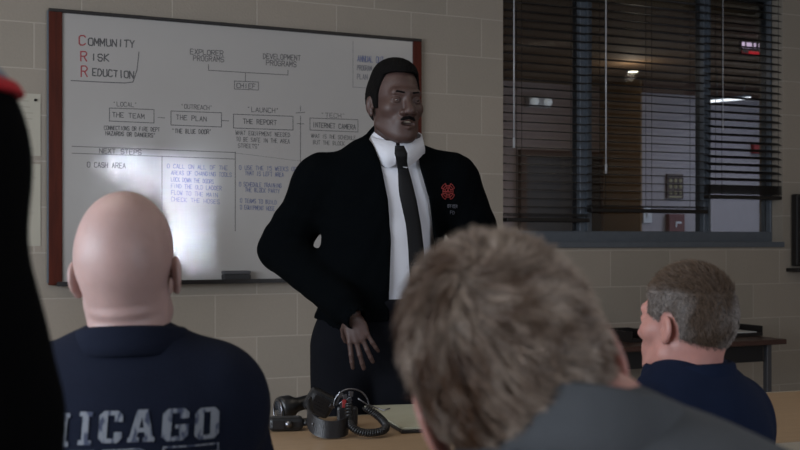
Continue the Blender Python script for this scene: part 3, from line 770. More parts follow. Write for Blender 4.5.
# ------------------------------------------------------------------ long tables
lam = mat('maple_laminate', lin((156, 130, 102)), rough=.42, var=.07, vscale=7, stretch=(.6, 7, 7))
edge_m = mat('table_edge', lin((150, 138, 120)), rough=.5)
steel = mat('grey_steel', lin((92, 92, 96)), rough=.4, metal=.6)
TA = math.atan2(.515, 1.486); tu = Vector((math.cos(TA), math.sin(TA), 0)); tv = Vector((-math.sin(TA), math.cos(TA), 0))
P0 = Vector((1.283, 3.63, 0))                    # a point of the far edge
def table(t0, t1, label):
    mid = P0+tu*((t0+t1)/2)-tv*.38
    o = empty('folding_table', (mid.x, mid.y, 0), TA); tag(o, label, 'table', 'light wood tables in a row before the speaker')
    h = (t1-t0)/2
    MB().box((-h, -.38, .715), (h, .38, .7365), .002).build('table_top', lam, o)
    MB().box((-h-.002, -.383, .712), (h+.002, -.3803, .738)).box((-h-.002, .3803, .712), (h+.002, .383, .738)).box((-h-.0025, -.38, .712), (-h-.0005, .38, .738)).box((h+.0005, -.38, .712), (h+.0025, .38, .738)).build('edge_band', edge_m, o)
    MB().box((-h+.1, -.3, .68), (h-.1, -.27, .7145)).box((-h+.1, .27, .68), (h-.1, .3, .7145)).build('apron', steel, o)
    for sx in (-1, 1):
        for sy in (-1, 1): MB().tube([(sx*(h-.2), sy*.285, .68), (sx*(h-.2), sy*.31, .0)], .014, 10).build('leg', steel, o)
table(-2.92, -1.06, 'light wood table under the radio gear and open folder')
table(-1.05, .80, 'light wood table at right, in front of the grey-haired listener in navy')
TZ = .7375

# ------------------------------------------------------------------ side desk at the wall
ds1 = wall_px(787, 337, -.59)[0]; ds0 = ds1-1.55
mid = (ds0+ds1)/2
o = empty('side_desk', RW(mid, -.32, 0), TH); tag(o, 'narrow dark topped side desk standing against the block wall', 'desk')
hw = 1.55/2
MB().box((-hw, -.27, .695), (hw, .29, .722), .004).build('desk_top', mat('dark_walnut', lin((64, 42, 36)), rough=.35, var=.15, vscale=8, stretch=(1, 6, 6)), o)
MB().box((-hw+.1, -.2, .60), (hw-.1, -.175, .6945)).box((-hw+.1, .25, .60), (hw-.1, .27, .6945)).build('apron', mat('desk_dark', lin((20, 19, 22)), rough=.5), o)
for sx in (-1, 1):
    for y in (-.2, .25): MB().box((sx*(hw-.07)-.016, y-.016, 0), (sx*(hw-.07)+.016, y+.016, .6945), .003).build('leg', steel, o)
def tray(x, y0, label, wd=.24, papers=True, ry=0):
    s, _ = wall_px(x, 330, -.25)
    o = empty('letter_tray', RW(s, y0, .7225), TH+ry); tag(o, label, 'letter tray')
    m = MB().box((-wd/2, -.13, 0), (wd/2, .13, .004)).box((-wd/2, -.13, .004), (-wd/2+.004, .13, .055)).box((wd/2-.004, -.13, .004), (wd/2, .13, .055)).box((-wd/2, .126, .004), (wd/2, .13, .055)).box((-wd/2, -.13, .004), (wd/2, -.126, .02))
    m.build('tray_body', blk, o)
    return o
t = tray(726, -.26, 'black letter tray with papers behind the grey-haired listener in navy', .27)
ps = empty('paper_stack', RW(wall_px(726, 330, -.25)[0], -.262, .7272), TH); tag(ps, 'thin stack of white papers lying in the right-hand black tray', 'papers')
mb = MB()
for i in range(6): mb.box((-.10+.003*(i % 3), -.118, i*.0032), (.10+.003*(i % 2), .115, i*.0032+.0028))
mb.build('sheets', mat('paper_white', lin((200, 200, 198)), rough=.8), ps)
tray(624, -.30, 'black letter tray at the left end of the side desk', .16)

# wall mounted black box at the right edge
a, zt_ = wall_px(794.5, 194, -.04); _, zb_ = wall_px(796, 266, -.04)
o = empty('wall_monitor', RW(a+.30, -.001, zb_), TH); tag(o, 'black flat screen on the wall at the right edge, on a small ledge', 'screen')
MB().box((-.30, -.06, 0), (.30, -.012, zt_-zb_), .006).build('casing', blk, o)
MB().box((-.285, -.062, .02), (.285, -.0602, zt_-zb_-.02)).build('screen', mat('screen_glass', (.01, .01, .012), rough=.1), o)
MB().box((-.33, -.10, -.035), (.33, 0, -.012), .003).box((-.1, -.012, 0), (.1, 0, .2)).build('ledge', blk, o)

# ------------------------------------------------------------------ people
skin_dark = mat('deep_brown_skin', lin((68, 48, 43)), rough=.55, var=.10, vscale=30, bump=.12, bscale=260, sss=.08)
skin_fair = mat('fair_skin', lin((170, 140, 134)), rough=.50, var=.07, vscale=24, bump=.12, bscale=240, sss=.15)
skin_ruddy = mat('ruddy_skin', lin((186, 134, 124)), rough=.45, var=.09, vscale=26, bump=.12, bscale=240, sss=.15)
shoe_m = mat('black_leather', lin((18, 16, 16)), rough=.3)
teeth_m = mat('teeth', lin((200, 192, 176)), rough=.3)

# ---- the speaker
YM = 3.42
P = lambda x, y, dy=0.0: tuple(PX(x, y, YM+dy))
J = dict(neck=P(389, 150, .03), pelvis=P(373, 338, .03), sR=P(324, 181, .03), sL=P(451, 181, .05), eR=P(283, 247, .12), eL=P(482, 252, .08), wR=P(351, 313, -.17), wL=P(452, 316, -.16))
pz = J['pelvis']
for S, sx in (('R', -1), ('L', 1)):
    J['h'+S] = (pz[0]+sx*.088, pz[1]+.0, pz[2]-.03); J['k'+S] = (pz[0]+sx*.11, pz[1]-.01, .50); J['a'+S] = (pz[0]+sx*.125, pz[1]+.03, .09)
J['toe'] = (0.1, -1, 0)
B = Body(J, chest=(.175, .118, .20), belly=(.165, .122, .17), hip=(.165, .12, .13), arm=(.056, .046, .031), leg=(.088, .062, .044))
if B.fw[1] > 0: B.fw = -B.fw
root = empty('person', (pz[0], pz[1], 0)); tag(root, 'standing man in black jacket, white shirt and black tie speaking by whiteboard, hand on hip', 'person')
H = Head(PX(395, 105.5, YM-.02), (math.sin(math.radians(25)), -math.cos(math.radians(25)), -.07), (.03, -.05, 1), 1.05, neck=P(391, 160, .04), neck_r=.052, cords=False, mouth=.0085, nose=1.35, jaw=1.02, wide=.92, ear=.88, gaze=.002)
hv = H.mesh(.0022)
hR = hand(J['wR'], (.30, -.14, -.93), (-.12, -1, .12), 1, curls=(.20, .24, .28, .34), spread=.30, sc=.90, thumb=(.5, .2), thumb_curl=1.0)
hL = hand(J['wL'], (-.25, -.16, -.95), (.12, -1, .12), -1, curls=(.20, .24, .28, .34), spread=.30, sc=.90, thumb=(.5, .2), thumb_curl=1.0)
v, f = join([B.bare(), hv, hR, hL]); link_mesh('body', v, f, skin_dark, root)
H.eyes(root, (.02, .012, .01))
def teeth(P):
    return np.maximum(ell(P, (0, -.086, -.0505), (.017, .011, .0042)), -1)
v, f = surface(teeth, (-.02, -.102, -.057), (.02, -.07, -.044), .001); link_mesh('teeth', H.tow(v), f, teeth_m, root)
# moustache and brows
mo_m = mat('black_hair', lin((12, 10, 10)), rough=.9, spec=.1, bump=.6, bscale=500)
def mous(P):
    Q = P.copy(); Q[..., 0] = np.abs(Q[..., 0]); return np.maximum(np.minimum(cap(Q, (.000, -.1030, -.0400), (.014, -.0985, -.0425), .0052, .0056), cap(Q, (.014, -.0985, -.0425), (.029, -.0860, -.0530), .0056, .0030)), H.sdf(P)-.0036)
v, f = surface(mous, (-.035, -.115, -.06), (.035, -.07, -.03), .0013); link_mesh('moustache', H.tow(v), f, mo_m, root)
for sx in (-1, 1):
    def brows(P):
        Q = P.copy(); Q[..., 0] = Q[..., 0]*sx; return np.maximum(np.minimum(cap(Q, (.015, -.094, .0335), (.034, -.088, .0365), .0030), cap(Q, (.034, -.088, .0365), (.047, -.074, .031), .0028, .0014)), H.sdf(P)-.0012)
    v, f = surface(brows, (-.06, -.115, .015), (.06, -.05, .055), .0015); link_mesh('eyebrow', H.tow(v), f, mo_m, root)
def hairM(P):
    x, y, z = np.abs(P[..., 0]), P[..., 1], P[..., 2]
    front = -.062+.35*np.clip(x-.03, 0, 1)
    reg = np.maximum(-(z-(.088-.0*x))*1.0, -1)          # top region above hairline
    top = -(z-(.094-.010*np.clip((x-.035)/.03, 0, 1)))
    hairline = np.maximum(top, -(y+.080))
    side = np.maximum(-(z+.012), -(y+.020+.25*np.clip(z-.03, 0, 1)))
    back = np.maximum(-(z+.052), -(y-.028))
    return np.minimum(np.minimum(hairline, side), back)
def hm(P): return smax(smin(H.skull(P)-.0075, ell(P, (0, .005, .095), (.062, .078, .046)), .02)-.0012*np.sin(P[..., 0]*420)*np.sin(P[..., 1]*400)*np.sin(P[..., 2]*410), hairM(P), .006)
v, f = surface(hm, (-.1, -.12, -.08), (.1, .14, .16), .0026); link_mesh('hair', H.tow(v), f, mo_m, root)

# shirt, tie, jacket, trousers
ctr = lambda z: np.interp(z, [.85, 1.0, 1.25, 1.40, 1.52, 1.60], [PX(395, 0, 3.3)[0], PX(396, 0, 3.3)[0], PX(412, 0, 3.3)[0], PX(404, 0, 3.3)[0], PX(396, 0, 3.3)[0], PX(393, 0, 3.3)[0]])
def zpx(y, Y=3.3): return CAMH-(y-HOR)/F*Y
eL_z = [zpx(330), zpx(300), zpx(240), zpx(200), zpx(165), zpx(140), zpx(125)]
eL_x = [PX(x, 0, 3.3)[0] for x in (389, 389, 391, 388, 381, 372, 362)]
eR_x = [PX(x, 0, 3.3)[0] for x in (440, 438, 435, 430, 420, 417, 416)]
yc = J['neck'][1]
shirt_m = mat('white_cotton', lin((205, 206, 214)), rough=.75, var=.02, bump=.15, bscale=120)
def shirt(P): 
    d = B.torso(P, .010)+folds(P, .0015, 1.0, 2)
    d = smin(d, cap(P, tuple(np.array(J['neck'])-np.array((0, 0, .03))), tuple(np.array(J['neck'])+np.array((0, -.005, .012))), .066), .02)
    return d
v, f = surface(shirt, *B.bounds(('neck', 'pelvis', 'sL', 'sR'), .2), .007); SV, SF = v, f
sh_ob = link_mesh('shirt', v, f, shirt_m, root); sbv = bvh_of(v, f)
def front(x, z, off=.003, bv=None, y0=2.6):
    hit = (bv or sbv).ray_cast(Vector((x, y0, z)), Vector((0, 1, 0)))
    return None if hit[0] is None else hit[0]-Vector((0, off, 0))
# collar: stand and two points
col = MB(); nb = np.array(H.tow([(0, .012, -.118)])[0])
cp = PX(400, 151, 3.30)
def quadpatch(mb, pts, th=.004):
    n = len(pts); a = [Vector(p) for p in pts]; nn = (a[1]-a[0]).cross(a[2]-a[0]).normalized()
    if nn.y > 0: nn = -nn
    vs = [p+nn*th for p in a]+a; fs = [tuple(range(n)), tuple(range(2*n-1, n-1, -1))]+[(i, n+i, n+(i+1) % n, (i+1) % n) for i in range(n)]
    mb.add(vs, fs)
def collar_band(mb, cen, rx, ry, z_in, z_out, a0, a1, tilt, n=28, th=.004, drop=None):
    # a folded band around the neck from angle a0 to a1 (0 = front, towards the camera)
    rings = []
    for i in range(n+1):
        a = a0+(a1-a0)*i/n; dr = drop(a) if drop else z_out
        c, s_ = math.sin(a), -math.cos(a)
        up = cen+Vector((c*rx, s_*ry, z_in+tilt*math.cos(a))); dn = cen+Vector((c*(rx+.018), s_*(ry+.020), -dr+tilt*math.cos(a)))
        inn = cen+Vector((c*(rx-th), s_*(ry-th), -.02)); md = cen+Vector((c*(rx+.006), s_*(ry+.006), z_in+.003+tilt*math.cos(a)))
        rings.append([inn, up, md, dn, dn-Vector((c*th, s_*th, .0))])
    k = 5; vs = [p for r in rings for p in r]; fs = []
    for i in range(n):
        for j in range(k-1): fs.append((i*k+j, i*k+j+1, (i+1)*k+j+1, (i+1)*k+j))
    mb.add(vs, fs, True)
NC = Vector(P(397, 143, .0))
for a0, a1 in ((-3.14, -.04), (.12, 3.14)):
    collar_band(col, NC, .074, .075, .022, .02, a0, a1, -.026, drop=lambda a: .028+.034*max(0, 1-abs(abs(a)-.32)/.75))
col.build('collar', shirt_m, root).location = -Vector(root.location)
# tie
tie_m = mat('black_silk', lin((10, 10, 12)), rough=.7, spec=.2)
tp = [(399.5, 146, 4.5), (401, 154, 6.5), (402, 162, 5.2), (405, 180, 7.2), (408, 200, 9.0), (411, 225, 10.5), (413, 250, 11.5), (414, 280, 12), (414, 300, 12), (414, 312, .5)]
vs = []; fs = []
pts_i = []
for i in range(len(tp)-1):
    for q in range(4):
        t = q/4; pts_i.append(tuple(tp[i][k]*(1-t)+tp[i+1][k]*t for k in range(3)))
pts_i.append(tp[-1])
yprev = None
for x, y, hw_ in pts_i:
    z = zpx(y, 3.28); row_ = []
    for q in (-1, -.5, 0, .5, 1):
        X = PX(x+q*hw_, 0, 3.28)[0]; h_ = front(PX(x, 0, 3.28)[0], z)
        yy = (h_.y if h_ else 3.3)
        if y < 166: yy = min(yy, PX(0, 0, 3.27)[1]-.002)
        row_.append((X, yy-.006+abs(q)*.004-(.010 if 150 < y < 160 else 0), z))
    vs += row_
for i in range(len(pts_i)-1):
    for j in range(4): fs.append((i*5+j, (i+1)*5+j, (i+1)*5+j+1, i*5+j+1))
n0 = len(vs); vs += [(a, b+.006, c) for a, b, c in vs]
fs += [tuple(n0+i for i in f_[::-1]) for f_ in fs]
for i in range(len(pts_i)-1): fs += [(i*5, n0+i*5, n0+(i+1)*5, (i+1)*5), (i*5+4, (i+1)*5+4, n0+(i+1)*5+4, n0+i*5+4)]
link_mesh('tie', np.array(vs), fs, tie_m, root)

jk_m = mat('black_wool', lin((5, 7, 9)), rough=1.0, bump=.25, bscale=220, spec=.03)
def jacket(P, cut=True):
    x, y, z = P[..., 0], P[..., 1], P[..., 2]
    d = B.torso(P, .030)
    sl = np.minimum(B.arm(P, 'R', .018, .90, .014), B.arm(P, 'L', .018, .90, .014))
    d = smin(d, sl, .03)
    d = d+folds(P, .0042, .8, 1.0)+folds(P, .002, 1.9, 4.0)
    d = smin(d, np.minimum(cap(P, J['eR']+(np.array(J['wR'])-J['eR'])*.90, J['eR']+(np.array(J['wR'])-J['eR'])*1.06, .043, .038), cap(P, J['eL']+(np.array(J['wL'])-J['eL'])*.88, J['eL']+(np.array(J['wL'])-J['eL'])*1.0, .043, .037)), .008)
    for S in 'RL':       # hollow the cuffs
        e = np.array(J['e'+S]); w_ = np.array(J['w'+S]); d = smax(d, -cap(P, e+(w_-e)*1.03, e+(w_-e)*1.3, .031), .003)
    d = smin(d, cap(P, np.array(J['neck'])+np.array((0, .02, .0)), np.array(J['neck'])+np.array((0, .02, .02)), .083, .078), .02)      # knit collar
    hem = zpx(322)
    armd = sl
    d = np.where(armd < .035, d, smax(d, hem-z, .006))
    if cut:
        L = np.interp(z, eL_z, eL_x); R = np.interp(z, eL_z, eR_x)
        op = np.maximum(np.maximum(L-x, x-R), y-(yc+.01))
        d = smax(d, -op, .006)
        d = smax(d, -cap(P, np.array(J['neck'])+np.array((0, -.02, 0)), np.array(H.o)+np.array((0, 0, -.03)), .070), .006)
        d = smax(d, -(B.torso(P, .012)), .004)
    return d
lo, hi = B.bounds(('neck', 'pelvis', 'sL', 'sR', 'eL', 'eR', 'wL', 'wR'), .16)
v, f = surface(jacket, lo, hi, .0058); jk = link_mesh('jacket', v, f, jk_m, root); jbv = bvh_of(v, f)
# zip edge along the left and right opening
# chest emblem and small stitched lines
def emblem_front(pl, wd, off):
    m = MB()
    for s_ in pl:
        q = []
        for x, y in s_:
            h_ = front(PX(x, 0, 3.27)[0], zpx(y, 3.27), off, jbv)
            q.append(h_)
        for i in range(len(q)-1):
            if q[i] and q[i+1]: m.tube([tuple(q[i]), tuple(q[i+1])], wd, 5)
    return m
ecx, ecy = 449.5, 190
pl = []
for k in range(4):
    a = k*PI/2+PI/4
    for t in (-.42, .42):
        pl.append([(ecx+3*math.cos(a+t*.6), ecy+3.4*math.sin(a+t*.6)), (ecx+7.2*math.cos(a+t), ecy+8.8*math.sin(a+t))])
    pl.append([(ecx+7.2*math.cos(a+t), ecy+8.8*math.sin(a+t)) for t in (-.42, -.15, .15, .42)])
pl += [[(ecx+r*math.cos(t), ecy+r*1.15*math.sin(t)) for t in np.linspace(0, 2*PI, 14)] for r in (3.2, 5.4)]
pl += [[(ecx-1.6, ecy+2), (ecx, ecy-2.4), (ecx+1.6, ecy+2)], [(ecx-5, ecy), (ecx+5, ecy)], [(ecx, ecy-6), (ecx, ecy+6)]]
em = emblem_front(pl, .0013, .001).build('chest_emblem', mat('red_thread', lin((124, 36, 34)), rough=.8), root); em.location = -Vector(root.location); em['label'] = 'red embroidered cross-shaped badge'
pl = []
for tx, a, y, b in (('OFFICER', 449, 206.5, 459.5), ('FD', 452, 213, 457)):
    for s_ in strokes(tx, a, y, b, y+.4, 3.2, .1): pl.append([(q[0], q[1]-q[2]) for q in s_])
em = emblem_front(pl, .0009, .001).build('stitched_lettering', mat('grey_thread', lin((74, 74, 82)), rough=.8), root); em.location = -Vector(root.location)
# collar crosses
m = MB()
for a, b in (((385.5, 152.5), (390.5, 157)), ((390.5, 152), (386, 157.5))):
    pa = PX(a[0], a[1], 3.315); pb = PX(b[0], b[1], 3.315); 
    m.tube([tuple(pa), tuple(pb)], .0012, 6)
tr_m = mat('navy_trouser', lin((13, 14, 19)), rough=.95, bump=.2, bscale=200, spec=.1)
def trous(P):
    z = P[..., 2]
    d = smin(smin(B.leg(P, 'L', .024, .99), B.leg(P, 'R', .024, .99), .012), ell(P, np.array(J['pelvis'])+np.array((0, 0, .01)), (.182, .135, .16)), .04)
    d = smin(d, ell(P, np.array(J['pelvis'])+np.array((0.005, 0, .12)), (.172, .138, .1)), .04)
    d = d+folds(P, .003, .8, 3.0)
    d = smax(d, z-(pz[2]+.13), .005); return smax(d, .035-z, .005)
v, f = surface(trous, (pz[0]-.28, pz[1]-.2, .02), (pz[0]+.28, pz[1]+.2, pz[2]+.2), .007); link_mesh('trousers', v, f, tr_m, root)
shoes(B, root, shoe_m)

# ---- bald listener
def seated(B): pass
YB_ = 1.70
P = lambda x, y, dy=0.0: tuple(PX(x, y, YB_+dy))
nk = P(131, 358, -.01)
J = dict(neck=nk, pelvis=(nk[0]-.005, 1.60, .55), sR=P(215, 391, .0), sL=P(40, 394, .0), eR=(-.258, 1.86, .80), eL=(-.68, 1.80, .80), wR=(-.32, 2.12, .79), wL=(-.56, 2.10, .79))
for S, sx in (('R', 1), ('L', -1)):
    J['h'+S] = (nk[0]+sx*.09, 1.63, .53); J['k'+S] = (nk[0]+sx*.13, 2.04, .52); J['a'+S] = (nk[0]+sx*.14, 2.0, .10)
J['toe'] = (0, 1, 0)
B2 = Body(J, chest=(.175, .115, .20), belly=(.165, .12, .17), hip=(.17, .13, .11), trap=.044)
root2 = empty('person', (nk[0], 1.62, 0)); tag(root2, 'seated bald man seen from behind, navy shirt with CHICAGO lettering on the back', 'person')
ang = math.radians(1)
H2 = Head(PX(128.5, 274, YB_), (math.sin(ang), math.cos(ang), -.03), (-.045, .03, 1), 1.0, neck=P(134, 372, -.02), neck_r=.059, rolls=True, wide=.98, ear=.86, jaw=.90)
h1 = hand(J['wR'], (-.9, .45, -.02), (0, 0, 1), -1, curls=(.3, .35, .4, .45), spread=.2, res=.004)
h2 = hand(J['wL'], (.9, .45, -.02), (0, 0, 1), 1, curls=(.3, .35, .4, .45), spread=.2, res=.004)
v, f = join([B2.bare(.01), H2.mesh(.0028), h1, h2]); link_mesh('body', v, f, skin_fair, root2); H2.eyes(root2)
navy_m = mat('navy_knit', lin((21, 25, 38)), rough=.95, var=.06, vscale=30, bump=.25, bscale=260, spec=.1)
def tshirt(Bx, inf=.016, slv=.62, amp=.003, seed=0., colr=.072, colup=.03, hem=.48, fz=.8):
    J = Bx.J
    def fn(P):
        d = Bx.torso(P, inf); sl = np.minimum(Bx.arm(P, 'R', .010, slv, .008), Bx.arm(P, 'L', .010, slv, .008))
        d = smin(d, sl, .03)+folds(P, amp, fz, seed)
        d = smin(d, cap(P, J['neck']-Bx.up*.03, J['neck']+Bx.up*.0, .068, .064), .03)
        d = np.where(sl < .03, d, smax(d, hem-P[..., 2], .01))
        for S in 'RL':
            e, w_ = J['e'+S], J['w'+S]; d = smax(d, -cap(P, e+(w_-e)*(slv-.02), e+(w_-e)*1.1, .044), .004) if slv < .7 else d
        return d
    return fn
lo, hi = B2.bounds(('neck', 'pelvis', 'sL', 'sR', 'eL', 'eR', 'wL', 'wR'), .17)
v, f = surface(tshirt(B2, .018, .35, .0022, 1.), lo, hi, .0062); link_mesh('shirt', v, f, navy_m, root2); b2bv = bvh_of(v, f)
def collar_ring(parent, head, m, c_local, rx, ry, h, tiltv=(0, 0, 0), up=None, fall=.030, n=40, cen=None, gap=.5, name='collar'):
    """turned-down shirt collar, open at the throat"""
    up = unit(up if up is not None else (0, 0, 1)); cen = np.array(cen)
    f = unit(head.R[:, 1]*-1); f = unit(f-up*np.dot(f, up)); s_ = np.cross(f, up)
    V_ = []; F_ = []
    k = 7
    for i in range(n+1):
        a = gap+(2*PI-2*gap)*i/n; d = f*math.cos(a)*1.0; r = d*ry+s_*math.sin(a)*rx; ru = r/np.linalg.norm(r)
        back = .5-.5*math.cos(a); hh = h*(.55+.45*back)
        prof = [(-.004, -.02), (-.002, hh*.6), (.0, hh), (.004, hh+.003), (.009, hh-.001), (.014, hh*.4-fall*.4), (.019, hh*.2-fall)]
        for dr, dz in prof: V_.append(cen+r+ru*dr+up*dz)
    for i in range(n):
        for j in range(k-1): F_.append((i*k+j, (i+1)*k+j, (i+1)*k+j+1, i*k+j+1))
    V_ = np.array(V_); n0 = len(V_)
    o = link_mesh(name, V_, F_, m, parent); so = o.modifiers.new('s', 'SOLIDIFY'); so.thickness = .003; so.offset = 0
    return o
collar_ring(root2, H2, navy_m, None, .076, .080, .026, cen=P(133, 344, -.012), up=(-.03, .06, 1), fall=.020)
jean = mat('dark_trouser', lin((30, 32, 40)), rough=.9)
def trousers(Bx, root, m, res=.01):
    J = Bx.J
    def fn(P):
        d = smin(Bx.leg(P, 'L', .014, .98), Bx.leg(P, 'R', .014, .98), .02)
        d = smin(d, ell(P, J['pelvis']-np.array((0, 0, .02)), (.18, .15, .105)), .03); return d+folds(P, .002, .8, 5)
    lo, hi = Bx.bounds(('pelvis', 'hL', 'hR', 'kL', 'kR', 'aL', 'aR'), .2)
    v, f = surface(fn, lo, hi, res); link_mesh('trousers', v, f, m, root)
trousers(B2, root2, jean); shoes(B2, root2, shoe_m)
# print on the back
prm = mat('worn_print', lin((118, 122, 132)), rough=.85)
nt = prm.node_tree; b_ = nt.nodes['Principled BSDF']; tc = nt.nodes.new('ShaderNodeTexCoord'); n1 = nt.nodes.new('ShaderNodeTexNoise'); n1.inputs['Scale'].default_value = 75; n1.inputs['Detail'].default_value = 6
mp = nt.nodes.new('ShaderNodeMapping'); mp.inputs['Scale'].default_value = (1.6, 1, .55); nt.links.new(tc.outputs['Object'], mp.inputs[0]); nt.links.new(mp.outputs[0], n1.inputs['Vector'])
rp = nt.nodes.new('ShaderNodeValToRGB'); rp.color_ramp.elements[0].position = .40; rp.color_ramp.elements[1].position = .50
rp.color_ramp.elements[0].color = (*lin((48, 54, 74)), 1); rp.color_ramp.elements[1].color = (*lin((112, 115, 122)), 1)
nt.links.new(n1.outputs[0], rp.inputs[0]); nt.links.new(rp.outputs[0], b_.inputs['Base Color'])
BLK = {'C': [(0, 1, 3, 1, 5), (3.1, 4, 4, 6.4, 1)], }
def poly_print(mb, polys, off=.002):
    """polygons (convex quads, px) subdivided and laid on the shirt back"""
    for q in polys:
        q = [Vector((a, b)) for a, b in q]; nx = 5; ny = 5; g = []
        ok = True
        for j in range(ny+1):
            for i in range(nx+1):
                a = q[0].lerp(q[1], i/nx); b = q[3].lerp(q[2], i/nx); p = a.lerp(b, j/ny)
                X = (p.x-400)/F*1.58; z = CAMH-(p.y-HOR)/F*1.58
                h_ = b2bv.ray_cast(Vector((X, .9, z)), Vector((0, 1, 0)))
                if h_[0] is None: ok = False; break
                g.append(h_[0]+h_[1]*off*(1 if h_[1].y < 0 else -1))
            if not ok: break
        if not ok: continue
        mb.add(g, [(j*(nx+1)+i, (j+1)*(nx+1)+i, (j+1)*(nx+1)+i+1, j*(nx+1)+i+1) for j in range(ny) for i in range(nx)], True)
def R4(x0, y0, x1, y1): return [(x0, y0), (x1, y0), (x1, y1), (x0, y1)]
LET = {   # unit cell 0..1 wide, 0 top .. 1 bottom; heavy slab strokes
 'H': [R4(0, 0, .42, .14), R4(.58, 0, 1, .14), R4(.08, .14, .36, .86), R4(.64, .14, .92, .86), R4(0, .86, .42, 1), R4(.58, .86, 1, 1), R4(.36, .42, .64, .58)],
 'I': [R4(0, 0, 1, .14), R4(.25, .14, .75, .86), R4(0, .86, 1, 1)],
 'C': [[(.2, 0), (.8, 0), (1, .14), (0, .14)], R4(0, .14, .36, .86), R4(.66, .14, 1, .34), R4(.66, .66, 1, .86), [(0, .86), (1, .86), (.8, 1), (.2, 1)]],
 'A': [[(.3, 0), (.7, 0), (.74, .14), (.26, .14)], [(.26, .14), (.52, .14), (.34, .86), (.06, .86)], [(.48, .14), (.74, .14), (.94, .86), (.66, .86)], R4(.3, .56, .7, .7), R4(0, .86, .42, 1), R4(.58, .86, 1, 1)],
 'G': [[(.2, 0), (.8, 0), (1, .14), (0, .14)], R4(0, .14, .36, .86), R4(.66, .14, 1, .32), R4(.66, .52, 1, .86), R4(.5, .5, 1, .62), [(0, .86), (1, .86), (.8, 1), (.2, 1)]],
 'O': [[(.2, 0), (.8, 0), (1, .14), (0, .14)], R4(0, .14, .36, .86), R4(.64, .14, 1, .86), [(0, .86), (1, .86), (.8, 1), (.2, 1)]],
}
mb = MB()
for ch, x0, x1, y0, y1 in (('C', 22, 45, 413, 444), ('H', 53, 76, 411, 442), ('I', 86, 99, 409, 440), ('C', 106, 128.5, 408, 438), ('A', 134, 159, 407.5, 437.5), ('G', 165.5, 189.5, 408, 438), ('O', 195, 216.5, 409, 439)):
    poly_print(mb, [[(x0+a*(x1-x0), y0+b*(y1-y0)) for a, b in q] for q in LET[ch]])
# outlined second line, FIRE
def outl(pts, w_=1.6):
    r = []
    for i in range(len(pts)):
        a = Vector(pts[i]); b = Vector(pts[(i+1) % len(pts)]); d = (b-a).normalized(); n = Vector((-d.y, d.x))*w_/2; r.append([tuple(a-n-d*w_/2), tuple(b-n+d*w_/2), tuple(b+n+d*w_/2), tuple(a+n-d*w_/2)])
    return r
FIR = [[(20, 449), (56, 447.5), (56, 456), (36, 457), (36, 463), (50, 463), (50, 470), (36, 470), (36, 486), (20, 486)],
       [(64, 447.5), (102, 445.5), (102, 453), (92, 454), (92, 476), (102, 476), (102, 484), (64, 485), (64, 477), (74, 477), (74, 455), (64, 456)],
       [(111, 445), (146, 444), (157, 450), (157, 462), (148, 467), (159, 484), (145, 484), (136, 469), (127, 469), (127, 484), (111, 484)],
       [(168, 443.5), (216, 444.5), (216, 452), (184, 452), (184, 460), (206, 460), (206, 467), (184, 467), (184, 476), (216, 476), (216, 484), (168, 484)]]
for p_ in FIR: poly_print(mb, outl(p_))
pr = mb.build('back_print', prm, root2); pr.location = -Vector(root2.location); pr['label'] = 'worn grey CHICAGO FIRE lettering'

# ---- grey-haired listener at the right
YR = 2.10
P = lambda x, y, dy=0.0: tuple(PX(x, y, YR+dy))
nk = P(690, 388, .0)
c45, s45 = math.cos(math.radians(43)), math.sin(math.radians(43))
lat = np.array((c45, s45, 0)); fw = np.array((-s45, c45, 0)); pc = np.array((nk[0]+.03, nk[1]-.04, 0))
shz = CAMH-(412-HOR)/F*2.2
J = dict(neck=nk, pelvis=tuple(pc+np.array((0, 0, .53))), sR=tuple(np.array(nk)*np.array((1, 1, 0))+lat*.160+np.array((0, 0, shz))), sL=tuple(np.array(nk)*np.array((1, 1, 0))-lat*.160+np.array((0, 0, shz))))
for S, sg in (('R', 1), ('L', -1)):
    b0 = pc+lat*sg*.09; J['h'+S] = tuple(b0+np.array((0, 0, .51))); J['k'+S] = tuple(b0+fw*.40+lat*sg*.04+np.array((0, 0, .52))); J['a'+S] = tuple(b0+fw*.38+lat*sg*.04+np.array((0, 0, .10)))
    J['e'+S] = tuple(pc+lat*sg*.235+fw*.06+np.array((0, 0, .67))); J['w'+S] = tuple(pc+lat*sg*.10+fw*.24+np.array((0, 0, .64)))
J['toe'] = tuple(fw)
B3 = Body(J, chest=(.165, .112, .19), belly=(.155, .12, .16), hip=(.165, .13, .11), trap=.042)
root3 = empty('person', (pc[0], pc[1], 0)); tag(root3, 'seated man with short grey hair and navy shirt, turned left before the side desk', 'person')
ang = math.radians(38)
H3 = Head(PX(685, 326, YR), (-math.sin(ang), math.cos(ang), .0), (.03, 0, 1), .92, neck=P(690, 392, -.01), neck_r=.064, nose=1.1, ear=.85)
h1 = hand(J['wR'], tuple(fw*.5-lat*.6+np.array((0, 0, -.3))), (0, 0, 1), -1, res=.004); h2 = hand(J['wL'], tuple(fw*.5+lat*.6+np.array((0, 0, -.3))), (0, 0, 1), 1, res=.004)
v, f = join([B3.bare(.01), H3.mesh(.0028), h1, h2]); link_mesh('body', v, f, skin_ruddy, root3); H3.eyes(root3)
lo, hi = B3.bounds(('neck', 'pelvis', 'sL', 'sR', 'eL', 'eR', 'wL', 'wR'), .17)
navy2 = mat('navy_cotton', lin((22, 30, 50)), rough=.95, var=.06, vscale=30, bump=.2, bscale=220, spec=.1)
v, f = surface(tshirt(B3, .016, .9, .003, 2.4), lo, hi, .0075); link_mesh('shirt', v, f, navy2, root3)
collar_ring(root3, H3, navy2, None, .077, .077, .024, cen=tuple(np.array(nk)+np.array((-.002, 0, .028))), up=(0, 0, 1), fall=.030)
trousers(B3, root3, jean); shoes(B3, root3, shoe_m)
